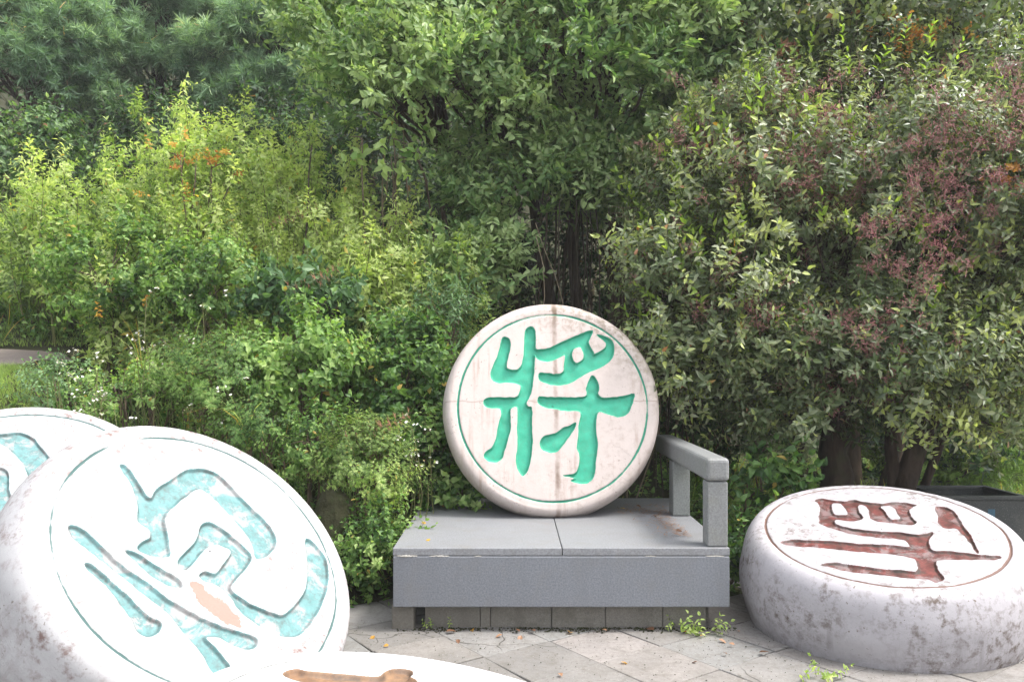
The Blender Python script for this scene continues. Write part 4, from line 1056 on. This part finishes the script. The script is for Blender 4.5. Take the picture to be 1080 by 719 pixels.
WL = [  # label, px, Y, rx, ry, n, py_top, templates, tint
    ('feathery pale weeds at the left edge above the path', 20, 8.9, .75, .5, 30, 200, HERB, .46),
    ('tall yellow-green weeds left of the highest weed tops', 115, 8.0, .8, .6, 44, 142, HERB, .55),
    ('highest bright yellow-green weeds, in front of the dark pines', 235, 8.0, .75, .6, 46, 96, HERB, .60),
    ('bright weeds below the grey-green pine, beside the leaning stem', 330, 7.7, .6, .5, 38, 125, HERB, .72),
    ('yellowish weeds with brown stems, left of the middle trees', 410, 6.95, .55, .4, 40, 190, HERB, .74),
    ('weeds fading into the shade left of the green chess piece', 475, 6.8, .35, .3, 22, 262, HERB, .6),
    ('lower feathery weeds in front of the highest ones', 190, 7.2, .7, .45, 38, 190, HERB, .62),
    ('fern-like weeds over the leafy bush with triangular leaves', 290, 7.0, .6, .4, 34, 212, FERNY, .68),
    ('fine-leaved weeds behind the end of the path', 60, 8.6, .6, .25, 22, 270, HERB, .44)]
for lb_, px, Y, rx, ry, n, pt, tm, tn in WL:
    if tm is HERB: tm = HERB + LANCE[:2] + PIN[4:6] + BROAD[:1]
    n = int(n * 1.5); c = gp(px, Y); zt = at(px, pt, Y - ry * .3)[2]
    weeds(lb_, c[0], c[1], rx, ry, n, zt, tm, M_HERB, tint=tn, sc=1.05)

# vines and leafy bushes over the bank
B_ = [
    ('leafy vine with triangular leaves heaped above the path end', (120, 290, 6.9), (.5, .35, .42), 22, BROAD, M_UNDER, .52, .8),
    ('green leafy bush between the path and the dark large-leaved plant', (220, 300, 6.6), (.45, .35, .35), 18, BROAD, M_UNDER, .42, .7),
    ('dark large-leaved plant in the shade on the bank', (335, 318, 6.3), (.42, .3, .2), 12, BIGL, M_BLUE, .42, .7),
    ('dome of nettle-like leaves halfway down the bank', (318, 385, 5.75), (.36, .3, .32), 20, BROAD, M_UNDER, .55, .8),
    ('leafy plant between the nettle-like dome and the green chess piece', (430, 400, 5.95), (.34, .3, .35), 18, BROAD, M_UNDER, .42, .8),
    ('bushy weeds with narrow leaves left of the green chess piece', (455, 350, 6.2), (.3, .3, .3), 12, LANCE, M_BLUE, .5, .8),
    ('loose weeds above the tilted white piece', (235, 400, 5.6), (.42, .3, .26), 18, FERNY, M_UNDER, .55, .9),
    ('small-leaved plant with pale leaves behind the left pieces', (130, 420, 5.7), (.42, .25, .2), 14, SMALLB, M_UNDER, .66, .9),
    ('silvery green plant beside the lawn patch', (65, 410, 5.9), (.22, .2, .2), 10, SMALLB, M_BLUE, .8, .8),
    ('ferny yellow-green plant left of the platform corner', (385, 500, 5.2), (.28, .25, .28), 18, FERNY, M_HERB, .4, .8),
    ('dark green leafy plant touching the left back corner of the platform', (455, 490, 5.6), (.2, .2, .28), 11, BROAD, M_UNDER, .38, .75),
    ('low leafy plant on the paving edge left of the platform', (395, 585, 4.95), (.2, .13, .24), 16, SMALLB, M_UNDER, .5, .95),
    ('leafy plant beside the grey rock', (335, 470, 5.35), (.26, .2, .22), 13, SMALLB, M_UNDER, .52, .9),
    ('plant leaning over the tilted white piece from the bank', (275, 455, 5.4), (.26, .2, .2), 12, FERNY, M_UNDER, .5, .8),
    ('small bright shoot with big leaves at the back left of the platform', (493, 520, 5.62), (.1, .07, .06), 4, BROAD, M_UNDER, .6, .85),
]
for lb_, c, r, n, tm, mt, tn, sc in B_:
    bush(lb_, at(*c), r, n, tm, mt, tint=tn, per=14, rc=.13, scale=sc * .9, stems=5, group='leafy plants on the bank', front=.6)
g = bush('yellow and orange leaved vine over the bright weeds', at(205, 172, 7.1), (.42, .15, .16), 8, BROAD, M_HERB, tint=.75, per=5, rc=.14, scale=.7, group='vines on the weeds')
PP = [at(random.gauss(210, 38), random.gauss(175, 13), 6.9) for _ in range(15)] + [at(*q) for q in ((140, 203, 6.8), (225, 300, 6.4), (150, 322, 6.3), (105, 335, 6.2))]
add_part(g, 'orange_leaves', M_ORANGE, BROAD, PP, [R3() for _ in PP], .5, RNG.uniform(.2, .9, len(PP)))
bush('vine with large pale leaves hanging left of the middle trees', at(398, 155, 6.9), (.32, .15, .35), 9, BIGL, M_UNDER, tint=.88, per=2, rc=.12, scale=.62, group='vines on the weeds')
# brown dry stem leaning through the weeds
mb = MB(); a = gp(300, 7.0); tube(mb, wander(a, at(352, 135, 7.0), 12, .04), np.linspace(.014, .006, 12), 6)
o = mb.build('leaning_stem', M_VINE, None, True, a); o.location = a; tag(o, 'dark woody stem leaning through the bright weeds', 'stem')

# asters
AS = [(at(95, 408, 5.35), .26, 10, 'white asters left of the tilted piece, behind the left pieces'), (at(160, 385, 5.5), .3, 11, 'large patch of white asters above the left pieces'),
      (at(110, 440, 5.2), .14, 8, 'white asters just above the rim of the left piece'), (at(245, 440, 5.25), .3, 5, 'sparse white asters above the tilted white piece'),
      (at(215, 335, 6.0), .25, 4, 'few white asters higher up the bank'), (at(432, 480, 5.15), .12, 9, 'white asters near the left corner of the platform')]
for c, w_, n, lb_ in AS:
    b = np.array([c[0], c[1] + .15, ground_z(c[0], c[1] + .15)]); root = empty('aster_clump', b, lb_, 'flowers', 'white aster clumps')
    sb = MB(); fb = MB(); eb = MB(); lb = MB(); P = []; D = []
    for i in range(n):
        p = c + np.array([random.gauss(0, w_ * .6), random.gauss(0, .08), random.gauss(0, .09)]); f = np.array([p[0] + random.gauss(0, .04), p[1] + .12, 0]); f[2] = min(ground_z(f[0], f[1]), p[2] - .1)
        tube(sb, wander(f, p, 6, .04), [.0025] * 6, 4, cap=False); P.append(p); D.append((random.gauss(0, .25), -.15, 1))
    for p_, d_ in zip(P, D):
        fb = MB(); scatter({0: (lb, 0), 1: (lb, 1), 3: (fb, 0), 4: (fb, 1)}, ASTER, [p_], [d_], RNG.uniform(.7, 1.1), .6); fb.build('flower_head', [M_PETAL, M_EYE], root, False, b)
    sb.build('stems', M_STEM, root, False, b); lb.build('leaves', [M_UNDER, M_STEM], root, False, b)


# ground cover over the whole bank
def cover(name, label_cat, boxes, tm, mat, n, sc, tint, up=.9, dead=.02, lays=(0,)):
    mb = MB(); P = []; D = []
    for (x0, x1, y0, y1), m in zip(boxes, n):
        x = RNG.uniform(x0, x1, m); y = RNG.uniform(y0, y1, m); z = hill(x, y)
        ok = ((z > .02) | (y > 6.6)) & ((name == 'lawn') | ~((x < -3.75) & (y > 5.6) & (y < 7.6)))
        P.append(np.stack([x, y, z - .01], 1)[ok]); D.append(np.stack([RNG.normal(size=m) * .25, RNG.normal(size=m) * .25 - .2, np.full(m, up)], 1)[ok])
    P = np.vstack(P); D = np.vstack(D)
    scatter({l: mb for l in lays}, tm, P, D, RNG.uniform(.7, 1.3, len(P)) * sc, tint, dead=dead)
    o = mb.build(name, mat); return tag(o, None, label_cat, None, 'stuff')
cover('ground_cover', 'ground cover', [(-5.5, -.6, 4.7, 6.6), (-7, 3, 6.2, 10), (-1, 2.2, 5.9, 8)], BROAD + SMALLB + FERNY, M_UNDER, [1500, 1700, 500], .8, .42, lays=(0, 1))
cover('bank_grass', 'grass', [(-5.5, -.6, 4.72, 6.8), (-7, 0, 6.6, 10), (-.95, -.7, 4.6, 5.4), (1.5, 6, 6.7, 12)], GRASS, M_HERB, [520, 700, 20, 900], 1., .3, dead=.06)
cover('lawn', 'grass', [(-6.2, -3.7, 5.7, 6.68), (-6, -3.6, 7.5, 8.0)], GRASS, M_HERB, [9000, 800], .2, .5, dead=.0)
for o in bpy.data.objects:
    if o.name == 'lawn': o['label'] = 'short bright grass below the path at the left edge'
    if o.name == 'ground_cover': o['label'] = 'low mixed leaves covering the bank under the bushes'
    if o.name == 'bank_grass': o['label'] = 'long arching grass blades between the plants on the bank'
# arching grass tufts in front
for i, (c, s_, lb_) in enumerate([((262, 420, 5.3), 1.1, 'arching grass tuft above the tilted white piece'), ((200, 352, 5.9), 1.2, 'arching grass tuft with dry blades left of the nettle-like dome'),
                                  ((420, 560, 4.95), .8, 'arching grass tuft at the left corner of the platform'), ((150, 350, 6.2), 1., 'grass tuft near the end of the path')]):
    p = at(*c); p[2] -= .3 * s_; mb = MB(); scatter({0: mb}, [t_grass(22, .5, .004, 1.0)], [p], [(0, -.1, 1)], s_, .6, dead=.08)
    o = mb.build('grass_tuft', M_HERB, None, False, p); o.location = p; tag(o, lb_, 'grass tuft', 'grass tufts')
# little weeds in the paving joints
for c, n, s_, lb_ in [((735, 668, 4.27), 7, .55, 'small bright weed growing from the plinth under the right end of the platform'), ((872, 712, 3.66), 5, .5, 'small bright weed at the foot of the red-marked piece'),
                      ((700, 655, 4.38), 2, .35, 'tiny seedling under the platform edge'), ((460, 660, 4.38), 3, .3, 'tiny weeds at the left end of the plinth')]:
    b = at(*c); b[2] = 0; root = empty('small_weed', b, lb_, 'weed', 'weeds in the paving joints'); lb = MB(); sb = MB()
    P = [b + np.array([random.gauss(0, .06 * s_ * 2), random.gauss(0, .02), .005]) for _ in range(n)]
    scatter({0: (lb, 0), 1: (lb, 1)}, SMALLB, P, [np.array([random.gauss(0, .7), random.gauss(0, .3) - .3, .7]) for _ in P], s_ * 1.3, .62)
    lb.build('leaves', [M_HERB, M_STEM], root, False, b)

# dry straw on the platform beside the rail and along the back
mb = MB()
for i in range(420):
    u = random.random()
    if u < .55: x = 1.0 - abs(random.gauss(0, .09)); y = random.uniform(4.55, 5.3)
    else: x = random.uniform(.75, 1.1) - .05; y = 5.3 + abs(random.gauss(0, .16))
    z = .4475 + random.random() * .012; a = random.uniform(0, 6.28); l = random.uniform(.01, .05); d = np.array([math.cos(a), math.sin(a), random.uniform(-.1, .25)]) * l; s_ = np.array([-math.sin(a), math.cos(a), 0]) * .002
    p = np.array([x, y, z]); mb.add([p - s_, p + s_, p + s_ + d, p - s_ + d], [(0, 1, 2, 3)], None, random.random())
o = mb.build('dry_straw', M_BRONZE); tag(o, 'dry straw and needles drifted against the rail on the platform', 'plant litter', None, 'stuff')
for i, (x, y) in enumerate([(-.5, 5.6), (-.35, 5.75), (-.1, 5.8), (.75, 5.45), (.9, 5.2), (.85, 5.6), (-.55, 5.0), (.95, 4.75), (.6, 5.7), (-.45, 4.5)]):
    mb = MB(); lg = leaf_geo(.05, .025, .15, .35); mb.add(lg[0], lg[1], lg[2], random.random()); o = mb.build('fallen_leaf', M_BRONZE if i % 3 else M_ORANGE)
    o.location = (x, y, .455); o.rotation_euler = (random.gauss(0, .2), random.gauss(0, .2), random.uniform(0, 6.28)); tag(o, 'small dry leaf lying on the grey platform top', 'leaf', 'dry leaves on the platform')
# fallen leaves, one object each
FL = []
gl = leaf_geo(.045, .028, .15, .35)
for i in range(3):
    mb = MB(); mb.add(gl[0] + R3(.0) , gl[1], gl[2], [.15, .5, .85][i]); me = mb.build('fallen_leaf', [M_BRONZE, M_ORANGE, M_BRONZE][i]); FL.append(me.data); bpy.data.objects.remove(me)
spots = [(470, 668), (500, 664), (530, 671), (560, 666), (602, 669), (640, 667), (690, 666), (742, 672), (758, 676), (763, 690), (720, 668), (550, 672), (483, 676), (395, 672), (780, 668), (735, 700), (655, 700), (590, 712), (800, 690), (410, 682), (775, 682), (548, 668)]
for i, (px, py) in enumerate(spots):
    Y = EYE * F / (py - 387); x = (px - 540) / F * Y
    o = bpy.data.objects.new('fallen_leaf', FL[i % 3]); COL.objects.link(o); o.location = (x, Y, .012); o.rotation_euler = (random.gauss(0, .25), random.gauss(0, .25), random.uniform(0, 6.28)); s_ = random.uniform(.6, 1.3); o.scale = (s_, s_, s_)
    tag(o, 'small dry fallen leaf lying on the paving in front of the platform', 'leaf', 'fallen leaves on the paving')
# crumbs of soil along the plinth: soft dirt line
mb = MB()
for i in range(700):
    x = random.uniform(-.62, 1.2); y = 4.385 - abs(random.gauss(0, .035)); s_ = random.uniform(.002, .008); p = np.array([x, y, s_ * .3])
    V, _, T = OCT; mb.add(V * s_ * np.array([1, 1, .6]) + p, None, T, random.random())
for i in range(1500):
    x = random.uniform(-1.2, 2.0); y = random.uniform(3.2, 4.5); s_ = random.uniform(.001, .0035) * (2 if random.random() < .06 else 1); p = np.array([x, y, s_ * .5 + .002])
    V, _, T = OCT; mb.add(V * s_ * np.array([1, 1.4, .6]) + p, None, T, random.random())
o = mb.build('soil_crumbs', EARTH); tag(o, 'dark soil and crumbs gathered along the plinth and scattered on the paving', 'soil', None, 'stuff')

# withered fronds in the undergrowth
for c, lb_ in [((318, 300, 6.0), 'dry brown frond lying across the dark large-leaved plant'), ((300, 232, 6.6), 'dry brown frond in the weeds'), ((385, 455, 5.1), 'rusty dead shoot hanging left of the platform')]:
    p = at(*c); mb = MB(); scatter({0: (mb, 0), 1: (mb, 1)}, FERNY, [p, p + np.array([.1, 0, .03]), p - np.array([.12, 0, .03])], [(1, 0, .3), (1, -.2, .4), (.8, 0, .2)], 1.1, .5)
    o = mb.build('dry_frond', [M_BRONZE, M_DRYTWIG], None, False, p); o.location = p; tag(o, lb_, 'frond')
EXPO = 1.7; HAZE = 0.002

# ------------------------------------------------------------------ light, sky, camera
w = bpy.data.worlds.new('World'); S.world = w; w.use_nodes = True
nt = w.node_tree; nt.nodes.clear()
sky = nt.nodes.new('ShaderNodeTexSky'); sky.sky_type = 'NISHITA'; sky.sun_disc = False
EL, AZ = math.radians(60), math.radians(103)     # azimuth clockwise from +Y
sky.sun_elevation = EL; sky.sun_rotation = AZ; sky.air_density = 1.0; sky.dust_density = 4.0; sky.ozone_density = 1.0
bg = nt.nodes.new('ShaderNodeBackground'); bg.inputs[1].default_value = .15
wo = nt.nodes.new('ShaderNodeOutputWorld'); hs = nt.nodes.new('ShaderNodeHueSaturation'); hs.inputs['Saturation'].default_value = .3; hs.inputs['Value'].default_value = 1.15   # overcast: nearly white cloud light
nt.links.new(sky.outputs[0], hs.inputs['Color']); nt.links.new(hs.outputs[0], bg.inputs[0]); nt.links.new(bg.outputs[0], wo.inputs[0])
sd = bpy.data.lights.new('sun', 'SUN'); sd.energy = 1.2; sd.angle = math.radians(12); sd.color = (1, .96, .9)
so = bpy.data.objects.new('sun', sd); COL.objects.link(so)
dirv = Vector((math.sin(AZ) * math.cos(EL), math.cos(AZ) * math.cos(EL), math.sin(EL)))
so.rotation_euler = dirv.to_track_quat('Z', 'Y').to_euler(); so.location = dirv * 20
cd = bpy.data.cameras.new('camera'); cam = bpy.data.objects.new('camera', cd); COL.objects.link(cam)
cam.location = (0, 0, EYE); cam.rotation_euler = (math.radians(90), 0, 0)
cd.sensor_width = 36; cd.lens = 36 * F / 1080; cd.shift_y = (387 - 359.5) / 1080; cd.clip_end = 2000
S.camera = cam
S.view_settings.view_transform = 'Standard'; S.view_settings.look = 'None'; S.view_settings.exposure = EXPO; S.view_settings.gamma = 1
S.render.engine = 'CYCLES'
S.cycles.use_denoising = True
S.cycles.max_bounces = 8; S.cycles.diffuse_bounces = 6; S.cycles.transmission_bounces = 4; S.cycles.glossy_bounces = 2
S.cycles.transparent_max_bounces = 4
S.cycles.use_adaptive_sampling = True


# ------------------------------------------------------------------ haze box added to imitate lens veil and lift the darks
hz = bevel_box('haze', -60, 60, -6, 60, -2, 30, EARTH, None, bev=0)
k = NT('veil_haze'); pv_ = k.n('ShaderNodeVolumePrincipled'); pv_.inputs['Color'].default_value = (1, 1, 1, 1); pv_.inputs['Density'].default_value = HAZE; pv_.inputs['Anisotropy'].default_value = .2
k.t.links.new(pv_.outputs[0], k.out.inputs['Volume']); hz.data.materials.clear(); hz.data.materials.append(k.m); hz['kind'] = 'stuff'
S.cycles.volume_bounces = 0; S.cycles.volume_max_steps = 64
